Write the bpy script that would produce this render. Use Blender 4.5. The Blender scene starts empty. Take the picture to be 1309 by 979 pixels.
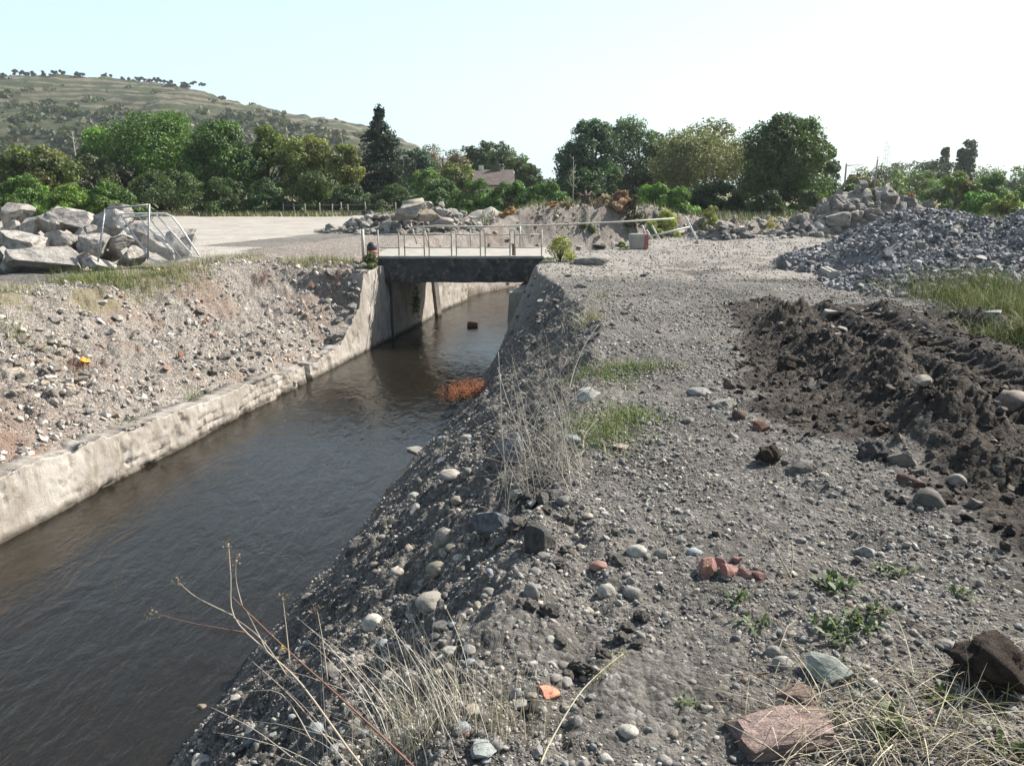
import bpy, bmesh, math, random
import numpy as np
from mathutils import Vector, Matrix, Euler

R = math.radians
S = bpy.context.scene
COL = S.collection

# ------------------------------------------------------------------ camera, sky, sun, exposure
F = 1027.0; CX = 654.5; CY = 489.5; PITCH = R(13.7); H = 2.2
cam_d = bpy.data.cameras.new('camera'); cam = bpy.data.objects.new('camera', cam_d); COL.objects.link(cam)
cam.location = (0, 0, H); cam.rotation_euler = (R(90) - PITCH, 0, 0)
cam_d.sensor_width = 36; cam_d.lens = 36 * F / 1309.0
cam_d.clip_start = 0.05; cam_d.clip_end = 6000
S.camera = cam
SUN_EL = R(41); SUN_AZ = R(60)          # azimuth measured from the view axis (+Y) towards +X
W = bpy.data.worlds.new('World'); S.world = W; W.use_nodes = True
nt = W.node_tree; nt.nodes.clear()
sky = nt.nodes.new('ShaderNodeTexSky'); sky.sky_type = 'NISHITA'; sky.sun_disc = False
sky.sun_elevation = SUN_EL; sky.sun_rotation = SUN_AZ
sky.altitude = 0; sky.air_density = 1.0; sky.dust_density = 1.6; sky.ozone_density = 1.0
bg = nt.nodes.new('ShaderNodeBackground'); bg.inputs[1].default_value = 0.072
wo = nt.nodes.new('ShaderNodeOutputWorld')
hz = nt.nodes.new('ShaderNodeMix'); hz.data_type = 'RGBA'; hz.inputs[0].default_value = .5      # milky summer haze in the sky
hz.inputs[7].default_value = (5.6, 7.4, 8.0, 1)
tcw = nt.nodes.new('ShaderNodeTexCoord'); sxw = nt.nodes.new('ShaderNodeSeparateXYZ'); nt.links.new(tcw.outputs['Generated'], sxw.inputs[0])
mrw = nt.nodes.new('ShaderNodeMapRange'); mrw.inputs[1].default_value = .18; mrw.inputs[2].default_value = .55; mrw.inputs[3].default_value = .62; mrw.inputs[4].default_value = .08
nt.links.new(sxw.outputs[2], mrw.inputs[0]); nt.links.new(mrw.outputs[0], hz.inputs[0])
nt.links.new(sky.outputs[0], hz.inputs[6]); nt.links.new(hz.outputs[2], bg.inputs[0]); nt.links.new(bg.outputs[0], wo.inputs[0])
sl = bpy.data.lights.new('sun', 'SUN'); sl.energy = 5.0; sl.angle = R(0.55); sl.color = (1.0, 0.95, 0.87)
so = bpy.data.objects.new('sun', sl); COL.objects.link(so)
sd = Vector((math.sin(SUN_AZ) * math.cos(SUN_EL), math.cos(SUN_AZ) * math.cos(SUN_EL), math.sin(SUN_EL)))
so.rotation_euler = sd.to_track_quat('Z', 'Y').to_euler(); so.location = sd * 50
S.view_settings.view_transform = 'Standard'; S.view_settings.look = 'None'
S.view_settings.gamma = 1; S.view_settings.use_curve_mapping = False
S.view_settings.exposure = 1.2
S.render.engine = 'CYCLES'
S.cycles.max_bounces = 6; S.cycles.transparent_max_bounces = 12; S.cycles.volume_bounces = 0
S.cycles.use_denoising = True

# ------------------------------------------------------------------ noise and helpers
def _h(ix, iy, seed):
    n = (ix.astype(np.int64) * 374761393 + iy.astype(np.int64) * 668265263 + seed * 1274126177) & 0xFFFFFFFF
    n = ((n ^ (n >> 13)) * 1274126177) & 0xFFFFFFFF
    return (n ^ (n >> 16)) & 0xFFFFFFFF
def pn(x, y, seed=0):
    x = np.asarray(x, float); y = np.asarray(y, float)
    ix = np.floor(x); iy = np.floor(y); fx = x - ix; fy = y - iy
    u = fx * fx * fx * (fx * (fx * 6 - 15) + 10); v = fy * fy * fy * (fy * (fy * 6 - 15) + 10)
    def g(ax, ay):
        a = _h(ix + ax, iy + ay, seed) * (2 * math.pi / 4294967296.0)
        return np.cos(a) * (fx - ax) + np.sin(a) * (fy - ay)
    return ((g(0, 0) * (1 - u) + g(1, 0) * u) * (1 - v) + (g(0, 1) * (1 - u) + g(1, 1) * u) * v) * 1.5
def fbm(x, y, f, o=4, seed=0, gain=.5):
    s = 0; a = 1
    for i in range(o):
        s = s + a * pn(x * f, y * f, seed + i * 17); f *= 2.03; a *= gain
    return s
def sstep(a, b, x):
    t = np.clip((x - a) / (b - a), 0, 1); return t * t * (3 - 2 * t)
def poly_sd(px, py, P):
    """signed distance to polygon, negative inside"""
    d = np.full(px.shape, 1e18); ins = np.zeros(px.shape, bool); n = len(P)
    for i in range(n):
        ax, ay = P[i]; bx, by = P[(i + 1) % n]
        ex, ey = bx - ax, by - ay; wx, wy = px - ax, py - ay
        t = np.clip((wx * ex + wy * ey) / (ex * ex + ey * ey), 0, 1)
        d = np.minimum(d, (wx - ex * t) ** 2 + (wy - ey * t) ** 2)
        if ay != by:
            ins ^= ((ay > py) != (by > py)) & (px < (bx - ax) * (py - ay) / (by - ay) + ax)
    d = np.sqrt(d); return np.where(ins, -d, d)

WATER = -2.5
CL = np.array([(-9.3, -14), (-7.4, -4), (-5.35, 6), (-4.3, 12), (-3.2, 18), (-1.95, 25), (-0.95, 30), (0.5, 35.2),
               (3.4, 39.6), (9, 43.2), (17, 48), (26, 56), (40, 74)], float)
def canal(x, y):
    best = np.full(x.shape, 1e18); d = np.zeros(x.shape); cy = np.zeros(x.shape)
    for i in range(len(CL) - 1):
        a, b = CL[i], CL[i + 1]; e = b - a; L = math.hypot(*e)
        wx, wy = x - a[0], y - a[1]
        t = np.clip((wx * e[0] + wy * e[1]) / L ** 2, 0, 1)
        qx, qy = wx - e[0] * t, wy - e[1] * t
        q = qx * qx + qy * qy; m = q < best
        side = np.where(wx * e[1] - wy * e[0] > 0, 1.0, -1.0)
        best = np.where(m, q, best); d = np.where(m, np.sqrt(q) * side, d); cy = np.where(m, a[1] + e[1] * t, cy)
    return d, cy
def halfw(cy): return np.interp(cy, [6, 12, 24, 60], [2.45, 2.25, 2.05, 2.3])
def walltop(cy):
    return np.interp(cy, [0, 10, 12, 14.5, 17.6, 18.2, 19.5, 21.2, 22.6, 23.1, 25, 30, 31.5, 33.5, 36, 80],
                     [-1.52, -1.60, -1.72, -1.84, -1.98, -2.08, -2.12, -2.0, -1.2, -.25, -.12, -.3, -.75, -1.5, -2.4, -2.4])
# heaps: x, y, rx, ry, h
HEAPS = [(-6.4, 41.5, 3.4, 2.4, .75), (-3.7, 41.8, 2.6, 2.2, 1.1), (11.6, 22.4, 4.0, 4.3, 1.85), (14.7, 20.6, 4.3, 4.6, 2.45), (10.6, 18.5, 3.2, 2.6, .85),
         (17.6, 39.6, 4.6, 3.2, 1.75), (15.0, 38.6, 3.4, 2.4, .8), (-1.5, 54, 2.4, 1.6, .85), (1.2, 52, 2.8, 1.5, .75), (9.4, 36.0, 1.6, 1.0, .5)]
STONE_HEAPS = (2, 3, 4)
SOIL = [(4.3, 15.6), (3.0, 10.0), (2.2, 6.9), (2.3, 6.25), (3.15, 5.85), (2.75, 4.9), (2.65, 4.2), (3.6, 2.6), (9, 1.5), (14, 8), (9.2, 13.0), (7.5, 15.4)]
def track_x(y): return 3.4 + 0.135 * (y - 5.5)       # centre line of the first tyre track
def height(x, y, fine=True):
    x = np.asarray(x, float); y = np.asarray(y, float)
    d, cy = canal(x, y); hw = halfw(cy)
    wob = fbm(x, y, .35, 3, 5) * .35
    # left bank
    d2 = -d - hw; wt = walltop(cy)
    bw = np.interp(cy, [10, 18, 22, 25, 30, 34, 60], [5.0, 4.6, 3.4, 1.6, 1.2, 2.6, 2.8])
    top = -0.02 + 1.0 * sstep(-2.5, 1.8, x) * 1.12 * sstep(33, 38, cy) * (1 - sstep(5.5, 9.5, d2)) * (1 - sstep(43, 48, cy))
    t = np.clip((d2 - .35 + wob * .5) / bw, 0, 1)
    prof = t ** .85 * (1 + .12 * np.sin(t * 9)) ; prof = np.clip(prof, 0, 1.02); prof = np.where(t >= 1, 1, prof * (1 - t ** 6) + t ** 6)
    zl = (wt - .06) + (top - wt + .06) * prof
    # right bank
    d3 = d - hw + wob * .35
    w = np.interp(cy, [-5, 6, 14, 19, 22.5, 24, 29, 31, 40], [3.3, 3.25, 3.3, 2.0, 1.1, .8, .9, 2.4, 2.6])
    lift = .26 * (1 - sstep(4.5, 10, y)) * (1 - sstep(3.5, 7, x))
    t = np.clip(d3 / w, -1, 1.0)
    pr = np.where(t < 0, t * .3, t + .07 * np.sin(np.clip(t, 0, 1) * math.pi))
    zr = WATER - .03 + (lift - WATER + .03) * pr
    zr = np.minimum(zr, lift + .02)
    bed = WATER - .13 - .26 * (1 - np.clip(np.abs(d) / hw, 0, 1) ** 2) + .10 * fbm(x, y, .9, 3, 77)
    z = np.where(d2 > .2, zl, np.where(d > 0, np.maximum(bed, zr), bed))
    # small far relief, heaps
    for i, (hx, hy, rx, ry, h) in enumerate(HEAPS):
        q = np.sqrt(((x - hx) / rx) ** 2 + ((y - hy) / ry) ** 2 + (.02 if i in STONE_HEAPS else 0)) + .13 * pn(x * .7, y * .7, 40 + i)
        cone = np.clip(1 - q, 0, 1); z = np.maximum(z, np.where(q < 1, z * 0 + h * (cone ** .9) - .03, -99)) if i in STONE_HEAPS else z + h * sstep(0, 1, cone) * (1 + .35 * pn(x * 1.3, y * 1.3, 60 + i))
    land = sstep(.0, .8, np.where(d > 0, d - hw, d2 - .3))
    if fine:
        slope_m = np.where(d > 0, 1 - sstep(w * .8, w * 1.15, d3), 1 - sstep(bw * .8, bw * 1.2, d2))
        n1 = fbm(x, y, .22, 3, 1) * .07 + fbm(x, y, 1.1, 4, 2) * .045
        n2 = fbm(x, y, 2.3, 4, 3, .6) * .085
        yard = sstep(26, 30, y) * (x < 4)
        z = z + land * (n1 * (1 - .7 * yard) + n2 * (slope_m * (1 - .5 * yard) + .12) + fbm(x, y, 9., 3, 9, .6) * (.013 + .012 * slope_m) * (1 - yard) + np.abs(fbm(x, y, 24., 2, 19, .6)) * (.006 + .008 * slope_m) * (1 - sstep(9, 14, y)))
        # eroded lumpy scar running down the crest near the camera
        sc = np.exp(-((x - .28 - .12 * np.sin(y * 2.1)) / .14) ** 2) * sstep(2.0, 2.8, y) * (1 - sstep(5.2, 6.2, y))
        z = z + sc * (.05 * pn(x * 7, y * 4, 21) - .05)
        # big rubble blocks feel on berm
        bm = sstep(28, 31, cy) * sstep(-4.5, -1.5, x) * (d < 0) * (d2 < 9) * sstep(.5, 2, d2)
        z = z + bm * np.abs(fbm(x, y, .8, 4, 31, .6)) * .20
        # dug dark soil
        sdv = poly_sd(x, y, SOIL) + .22 * fbm(x, y, 1.3, 3, 11)
        inn = 1 - sstep(-.35, .1, sdv)
        yy = y
        tx = x - track_x(y)
        tr = np.zeros_like(x)
        for k, off in enumerate((.75, 1.75, 3.0, 4.1, 5.3)):
            u = (tx - off) / .34
            m = np.exp(-u ** 4)
            tread = np.sin((y + (.10 if k % 2 else -.10) * np.abs(u) * 2) * 2 * math.pi / .30)
            tr = tr + m * (-.080 + .050 * tread * (.75 + .6 * pn(x * .9, y * .9, 80 + k))) + .035 * np.exp(-((np.abs(u) - 1.5) / .5) ** 2)
        tm = np.clip(-tr / .06, 0, 1)
        # windrow along left edge
        wr = .30 * np.exp(-((tx - .02 + .15 * pn(y * .8, y * 0, 4)) / .40) ** 2) * sstep(5.2, 6.4, y) * (1 - sstep(11.5, 15, y)) * (.8 + .5 * pn(y * 1.1, x * 0 + 3, 6))
        wr2 = .17 * np.exp(-(((y - 5.2 + .65 * (x - 3.2)) / .30)) ** 2) * sstep(2.7, 3.2, x)
        z = z + inn * (.05 + tr * 1.6 + wr2 * .8 + (1 - .9 * tm) * (fbm(x, y, 1.6, 4, 12, .6) * .035 + np.abs(fbm(x, y, 8, 4, 14, .65)) * .035)) + wr * 1.3 * (1 + .32 * fbm(x, y, 3, 4, 13) + .25 * np.abs(fbm(x, y, 9, 2, 15)))
        # faint vehicle ruts on the gravel track
        for k, xo in enumerate((1.9, 3.3)):
            rx_ = xo + .11 * (y - 8) + .25 * np.sin(y * .16)
            z = z - .025 * np.exp(-((x - rx_) / .22) ** 2) * sstep(7, 9, y) * (1 - sstep(24, 28, y)) * (1 - inn)
    # land drops gently out of view far away so that the horizon is ground level
    return z

def ray(px, py):
    v = np.array([(px - CX) / F, 1.0, -(py - CY) / F])
    c, s = math.cos(PITCH), math.sin(PITCH)
    return np.array([v[0], v[1] * c + v[2] * s, -v[1] * s + v[2] * c])
def at(px, py, Y):
    r = ray(px, py); t = Y / r[1]
    return Vector((r[0] * t, Y, H + r[2] * t))
_ts = np.exp(np.linspace(math.log(1.2), math.log(140), 900))
def G(px, py):
    """where the line of sight through a point meets the ground"""
    r = ray(px, py); z = H + r[2] * _ts
    hh = np.maximum(height(r[0] * _ts, r[1] * _ts), WATER)
    i = np.argmax(z < hh)
    if i == 0: i = len(_ts) - 1
    a, b = z[i - 1] - hh[i - 1], z[i] - hh[i]
    t = _ts[i - 1] + (_ts[i] - _ts[i - 1]) * a / (a - b + 1e-9)
    return Vector((r[0] * t, r[1] * t, H + r[2] * t))
def HZ(x, y): return float(height(np.array([x]), np.array([y]))[0])
def mpp(y): return (abs(y) * .9715 + .5) / F           # metres per photo pixel at distance y

# ------------------------------------------------------------------ node helpers / materials
def newmat(name):
    m = bpy.data.materials.new(name); m.use_nodes = True
    n = m.node_tree; n.nodes.clear()
    out = n.nodes.new('ShaderNodeOutputMaterial'); b = n.nodes.new('ShaderNodeBsdfPrincipled')
    n.links.new(b.outputs[0], out.inputs[0]); b.inputs['Roughness'].default_value = .9
    b.inputs['Specular IOR Level'].default_value = .25
    return m, n, b, out
def N(n, typ, **kw):
    x = n.nodes.new(typ)
    for k, v in kw.items():
        if k.startswith('i_'): x.inputs[k[2:].replace('_', ' ')].default_value = v
        else: setattr(x, k, v)
    return x
def noise(n, vec, scale, detail=4, rough=.55, dist=0):
    x = N(n, 'ShaderNodeTexNoise'); x.inputs['Scale'].default_value = scale
    x.inputs['Detail'].default_value = detail; x.inputs['Roughness'].default_value = rough; x.inputs['Distortion'].default_value = dist
    if vec: n.links.new(vec, x.inputs['Vector'])
    return x.outputs['Fac']
def ramp(n, fac, stops):
    x = N(n, 'ShaderNodeValToRGB'); e = x.color_ramp.elements
    while len(e) < len(stops): e.new(.5)
    for q, (p, c) in zip(e, stops):
        q.position = p; q.color = (*c, 1) if len(c) == 3 else c
    n.links.new(fac, x.inputs[0]); return x.outputs[0]
def mix(n, fac, a, b, mode='MIX'):
    x = N(n, 'ShaderNodeMix', data_type='RGBA', blend_type=mode)
    for sck, v in ((x.inputs[0], fac), (x.inputs[6], a), (x.inputs[7], b)):
        if hasattr(v, 'is_output') or isinstance(v, bpy.types.NodeSocket): n.links.new(v, sck)
        elif isinstance(v, (tuple, list)): sck.default_value = (*v, 1)
        else: sck.default_value = v
    return x.outputs[2]
def math_(n, op, a, b=0.0, clamp=False):
    x = N(n, 'ShaderNodeMath', operation=op, use_clamp=clamp)
    for sck, v in ((x.inputs[0], a), (x.inputs[1], b)):
        if isinstance(v, bpy.types.NodeSocket): n.links.new(v, sck)
        else: sck.default_value = v
    return x.outputs[0]
def bump(n, b, hgt, strength=.5, dist=.02, prev=None):
    x = N(n, 'ShaderNodeBump'); x.inputs['Strength'].default_value = strength; x.inputs['Distance'].default_value = dist
    n.links.new(hgt, x.inputs['Height'])
    if prev: n.links.new(prev, x.inputs['Normal'])
    n.links.new(x.outputs[0], b.inputs['Normal']); return x.outputs[0]
def attr(n, name): 
    return N(n, 'ShaderNodeAttribute', attribute_name=name)
def pos(n): return N(n, 'ShaderNodeNewGeometry').outputs['Position']

def mat_ground():
    m, n, b, o = newmat('ground'); P = pos(n)
    big = noise(n, P, .35, 5); mid = noise(n, P, 3.0, 5, .65); fin = noise(n, P, 45, 4, .7)
    vor = N(n, 'ShaderNodeTexVoronoi'); vor.inputs['Scale'].default_value = 38; n.links.new(P, vor.inputs['Vector'])
    vc = N(n, 'ShaderNodeSeparateColor'); n.links.new(vor.outputs['Color'], vc.inputs[0])
    base = ramp(n, mid, [(.32, (.040, .036, .032)), (.5, (.088, .080, .072)), (.72, (.19, .175, .157))])  # dark soil dust, deepened in colour to paint self-shadow between the loose stones
    spk = ramp(n, vc.outputs[0], [(.0, (.035, .032, .03)), (.5, (.10, .093, .085)), (.85, (.19, .18, .16)), (1, (.42, .40, .37))])
    g = mix(n, .5, base, spk)
    g = mix(n, math_(n, 'MULTIPLY', ramp(n, big, [(.4, (0, 0, 0)), (.65, (1, 1, 1))]), .35), g, (.24, .22, .19))
    conc = mix(n, ramp(n, noise(n, P, .5, 6, .6, .6), [(.42, (0, 0, 0)), (.62, (1, 1, 1))]), (.33, .30, .26), (.24, .22, .195))
    conc = mix(n, ramp(n, fin, [(.3, (1, 1, 1)), (.6, (0, 0, 0))]), conc, (.27, .25, .22))
    g = mix(n, attr(n, 'conc').outputs['Fac'], g, conc)
    bank = mix(n, ramp(n, mid, [(.35, (0, 0, 0)), (.65, (1, 1, 1))]), (.13, .115, .10), (.22, .19, .16))
    bank = mix(n, ramp(n, vc.outputs[1], [(.65, (0, 0, 0)), (.9, (1, 1, 1))]), bank, (.36, .33, .30))
    g = mix(n, attr(n, 'bank').outputs['Fac'], g, bank)
    g = mix(n, attr(n, 'redd').outputs['Fac'], g, mix(n, mid, (.17, .115, .085), (.25, .18, .14)))
    gr = mix(n, fin, (.075, .085, .03), (.22, .20, .09))
    g = mix(n, attr(n, 'green').outputs['Fac'], g, gr)
    soil = ramp(n, noise(n, P, 6, 6, .7), [(.3, (.02, .016, .013)), (.5, (.045, .037, .030)), (.72, (.105, .085, .068))])
    g = mix(n, attr(n, 'soil').outputs['Fac'], g, soil)
    wet = attr(n, 'wet').outputs['Fac']
    bed = mix(n, ramp(n, noise(n, P, 1.6, 6, .75), [(.4, (0, 0, 0)), (.66, (1, 1, 1))]), (.022, .017, .012), (.13, .095, .055))
    g = mix(n, wet, g, bed)
    n.links.new(g, b.inputs['Base Color']); b.inputs['Roughness'].default_value = .95
    hh = math_(n, 'ADD', math_(n, 'MULTIPLY', noise(n, P, 18, 6, .7), 1.0), math_(n, 'MULTIPLY', vor.outputs['Distance'], -.35))
    hh = math_(n, 'MULTIPLY', hh, math_(n, 'SUBTRACT', 1.0, math_(n, 'MULTIPLY', attr(n, 'conc').outputs['Fac'], .85)))
    bump(n, b, hh, 1., .05)
    return m
def mat_rock(name, rough=.85, scale=3., strength=.6, lich=None):
    """object colour with mineral mottling; used by all single stones"""
    m, n, b, o = newmat(name); tc = N(n, 'ShaderNodeTexCoord').outputs['Object']; oi = N(n, 'ShaderNodeObjectInfo')
    P = N(n, 'ShaderNodeVectorMath', operation='ADD'); n.links.new(tc, P.inputs[0])
    rr = N(n, 'ShaderNodeCombineXYZ'); n.links.new(math_(n, 'MULTIPLY', oi.outputs['Random'], 37.), rr.inputs[0]); n.links.new(rr.outputs[0], P.inputs[1])
    V = P.outputs[0]
    f1 = noise(n, V, scale, 6, .65, .3); f2 = noise(n, V, scale * 7, 4, .7)
    k = ramp(n, f1, [(.3, (.38, .36, .34)), (.5, (.92, .91, .89)), (.70, (1.3, 1.28, 1.22))])
    c = mix(n, 1., oi.outputs['Color'], k, 'MULTIPLY')
    c = mix(n, .45, c, ramp(n, f2, [(.3, (.55, .54, .52)), (.7, (1.25, 1.25, 1.25))]), 'MULTIPLY')
    n.links.new(c, b.inputs['Base Color']); b.inputs['Roughness'].default_value = rough
    bump(n, b, math_(n, 'ADD', f1, math_(n, 'MULTIPLY', f2, .35)), strength, .08)
    return m
def mat_col(name, rough=.9, bumpy=0, scale=30, trans=0, spec=.25):
    """colour from the mesh's own colour attribute (each stone, leaf or blade has its colour)"""
    m, n, b, o = newmat(name); a = attr(n, 'col')
    P = pos(n); c = a.outputs['Color']
    if bumpy:
        f = noise(n, P, scale, 5, .65)
        c = mix(n, .6, c, ramp(n, f, [(.3, (.6, .6, .6)), (.7, (1.3, 1.3, 1.3))]), 'MULTIPLY'); bump(n, b, f, bumpy, .02)
    n.links.new(c, b.inputs['Base Color']); b.inputs['Roughness'].default_value = rough; b.inputs['Specular IOR Level'].default_value = spec
    if trans:
        t = N(n, 'ShaderNodeBsdfTranslucent'); n.links.new(mix(n, 1., c, (1.3, 1.35, .7), 'MULTIPLY'), t.inputs[0])
        ms = N(n, 'ShaderNodeMixShader'); ms.inputs[0].default_value = trans
        n.links.new(b.outputs[0], ms.inputs[1]); n.links.new(t.outputs[0], ms.inputs[2]); n.links.new(ms.outputs[0], o.inputs[0])
    return m
def mat_flat(name, c1, c2, scale=6, rough=.8, metal=0, bumpy=.3, dist=.01, rust=None):
    m, n, b, o = newmat(name); P = pos(n); f = noise(n, P, scale, 6, .65, .2)
    c = mix(n, ramp(n, f, [(.35, (0, 0, 0)), (.65, (1, 1, 1))]), c1, c2)
    if rust:
        c = mix(n, ramp(n, noise(n, P, scale * 2.7, 6, .7), [(.52, (0, 0, 0)), (.62, (1, 1, 1))]), c, rust)
    n.links.new(c, b.inputs['Base Color']); b.inputs['Roughness'].default_value = rough; b.inputs['Metallic'].default_value = metal
    bump(n, b, noise(n, P, scale * 5, 5, .7), bumpy, dist); return m
def mat_concrete_wall():
    m, n, b, o = newmat('canal concrete'); P = pos(n)
    mp = N(n, 'ShaderNodeMapping'); mp.inputs['Scale'].default_value = (1, 1, .22); n.links.new(P, mp.inputs[0])
    f = noise(n, P, 1.3, 6, .65, .4); st = noise(n, mp.outputs[0], 5, 6, .7)
    c = ramp(n, f, [(.3, (.19, .165, .14)), (.5, (.29, .262, .23)), (.72, (.39, .365, .33))])
    c = mix(n, ramp(n, st, [(.48, (0, 0, 0)), (.68, (1, 1, 1))]), c, (.19, .165, .13))
    sx = N(n, 'ShaderNodeSeparateXYZ'); n.links.new(P, sx.inputs[0])
    w = math_(n, 'ADD', sx.outputs[2], math_(n, 'MULTIPLY', noise(n, P, 4, 4), .16))
    damp = N(n, 'ShaderNodeMapRange'); n.links.new(w, damp.inputs[0]); damp.inputs[1].default_value = WATER + .10; damp.inputs[2].default_value = WATER + .22
    damp.inputs[3].default_value = 1; damp.inputs[4].default_value = 0
    c = mix(n, damp.outputs[0], c, (.07, .06, .045))
    n.links.new(c, b.inputs['Base Color'])
    bump(n, b, math_(n, 'ADD', noise(n, P, 9, 6, .7), math_(n, 'MULTIPLY', noise(n, P, 40, 3), .3)), .7, .03)
    return m
def mat_water():
    m, n, b, o = newmat('canal water'); n.nodes.remove(b); P = pos(n)
    mp = N(n, 'ShaderNodeMapping'); mp.inputs['Rotation'].default_value = (0, 0, R(12)); mp.inputs['Scale'].default_value = (1, .45, 1); n.links.new(P, mp.inputs[0])
    h1 = noise(n, mp.outputs[0], 3.2, 3, .55, .8); h2 = noise(n, mp.outputs[0], 13, 3, .6, .5)
    bp = N(n, 'ShaderNodeBump'); bp.inputs['Strength'].default_value = .8; bp.inputs['Distance'].default_value = .032
    n.links.new(math_(n, 'ADD', h1, math_(n, 'MULTIPLY', h2, .35)), bp.inputs['Height'])
    fr = N(n, 'ShaderNodeFresnel'); fr.inputs[0].default_value = 1.45; n.links.new(bp.outputs[0], fr.inputs['Normal'])
    gl = N(n, 'ShaderNodeBsdfGlossy'); gl.inputs['Roughness'].default_value = .04; n.links.new(bp.outputs[0], gl.inputs['Normal'])
    tr = N(n, 'ShaderNodeBsdfTransparent'); tr.inputs[0].default_value = (.66, .55, .40, 1)
    df = N(n, 'ShaderNodeBsdfDiffuse'); df.inputs[0].default_value = (.10, .088, .066, 1)
    m1 = N(n, 'ShaderNodeMixShader'); m1.inputs[0].default_value = .12
    n.links.new(tr.outputs[0], m1.inputs[1]); n.links.new(df.outputs[0], m1.inputs[2])
    m2 = N(n, 'ShaderNodeMixShader'); n.links.new(fr.outputs[0], m2.inputs[0]); n.links.new(m1.outputs[0], m2.inputs[1]); n.links.new(gl.outputs[0], m2.inputs[2])
    n.links.new(m2.outputs[0], o.inputs[0]); return m
def mat_hill():
    m, n, b, o = newmat('vineyard hill'); P = pos(n)
    sx = N(n, 'ShaderNodeSeparateXYZ'); n.links.new(P, sx.inputs[0])
    z = math_(n, 'ADD', sx.outputs[2], math_(n, 'MULTIPLY', noise(n, P, .02, 4), 10))
    sn = math_(n, 'SINE', math_(n, 'MULTIPLY', z, 1.35))
    band = ramp(n, math_(n, 'ADD', math_(n, 'MULTIPLY', sn, .30), noise(n, P, .06, 5, .7)), [(.52, (0, 0, 0)), (.74, (1, 1, 1))])
    vg = mix(n, noise(n, P, .25, 5, .8), (.022, .034, .012), (.085, .10, .036))
    br = mix(n, noise(n, P, .12, 5, .7), (.10, .08, .055), (.22, .185, .135))
    c = mix(n, band, vg, br)
    c = mix(n, attr(n, 'wood').outputs['Fac'], c, mix(n, noise(n, P, .15, 6, .8), (.018, .032, .012), (.06, .07, .028)))
    n.links.new(c, b.inputs['Base Color']); bump(n, b, noise(n, P, .3, 6, .8), 1., 3.); return m

M = dict(ground=mat_ground(), rock=mat_rock('boulder stone', .85, 2.6, .9), cobble=mat_rock('river cobble', .75, 1.4, .25), clod=mat_rock('earth clod', 1., 2.5, 1.),
         conc_rock=mat_rock('broken concrete', .92, 2.5, .9),
         gravel=mat_col('loose gravel', .85, .4, 60), heapstone=mat_col('crushed stone', .8, .5, 14),
         leaf=mat_col('leaves', .55, trans=.28, spec=.35), straw=mat_col('dry stems', .8, trans=.04), bark=mat_flat('bark', (.06, .045, .032), (.13, .10, .075), 5, .95, 0, .8, .03),
         palebark=mat_flat('pale bark', (.30, .27, .22), (.42, .38, .32), 8),
         wall=mat_concrete_wall(), water=mat_water(), hill=mat_hill(),
         beam=mat_flat('tarred concrete', (.030, .029, .031), (.075, .070, .068), 2.6, .85, 0, .8, .03, rust=(.13, .115, .10)),
         deck=mat_flat('bridge deck', (.24, .225, .195), (.33, .31, .27), 3),
         rail=mat_flat('old pale paint', (.36, .35, .31), (.50, .48, .43), 12, .6, 0, .2, .005, rust=(.30, .20, .13)),
         galv=mat_flat('galvanised steel', (.22, .225, .23), (.34, .345, .36), 15, .45, .5, .1, .003),
         whiterail=mat_flat('white tube', (.50, .49, .47), (.66, .65, .62), 12, .6),
         red=mat_flat('faded red paint', (.26, .06, .05), (.36, .12, .10), 12, .7, rust=(.30, .25, .22)),
         rubber=mat_flat('tyre rubber', (.025, .025, .026), (.06, .057, .055), 10, .85),
         plaster=mat_flat('pale plaster', (.62, .58, .50), (.72, .68, .60), 2), roof=mat_flat('old clay tiles', (.085, .068, .06), (.14, .112, .10), 1.5, .9, 0, .8, .05),
         dark=mat_flat('dark plastic', (.03, .03, .034), (.06, .06, .065), 9, .5), glass=mat_flat('dark pane', (.02, .022, .025), (.04, .042, .045), 3, .15),
         rusty=mat_flat('rusty iron', (.12, .07, .05), (.22, .14, .10), 14, .85),
         wood=mat_flat('weathered wood', (.20, .17, .14), (.34, .30, .25), 10, .9))

# ------------------------------------------------------------------ mesh builders
def from_np(name, V, Fc, mat, parent=None, smooth=True, col=None, floats=None):
    """V (n,3); Fc list of (m,k) arrays"""
    me = bpy.data.meshes.new(name); V = np.ascontiguousarray(V, np.float32)
    if not isinstance(Fc, list): Fc = [Fc]
    Fc = [f for f in Fc if len(f)]
    me.vertices.add(len(V)); me.vertices.foreach_set('co', V.ravel())
    nl = sum(f.size for f in Fc); nf = sum(len(f) for f in Fc)
    me.loops.add(nl); me.loops.foreach_set('vertex_index', np.concatenate([f.ravel() for f in Fc]).astype(np.int32))
    me.polygons.add(nf); tot = np.concatenate([np.full(len(f), f.shape[1]) for f in Fc]); st = np.concatenate([[0], np.cumsum(tot)[:-1]])
    me.polygons.foreach_set('loop_start', st.astype(np.int32))
    me.update(calc_edges=True)
    me.polygons.foreach_set('use_smooth', np.full(nf, bool(smooth)))
    if col is not None:
        a = me.attributes.new('col', 'FLOAT_COLOR', 'POINT'); c = np.ones((len(V), 4), np.float32); c[:, :3] = col; a.data.foreach_set('color', c.ravel())
    for k, v in (floats or {}).items():
        a = me.attributes.new(k, 'FLOAT', 'POINT'); a.data.foreach_set('value', np.ascontiguousarray(v, np.float32))
    me.materials.append(mat)
    o = bpy.data.objects.new(name, me); COL.objects.link(o)
    if parent: o.parent = parent
    return o
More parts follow.
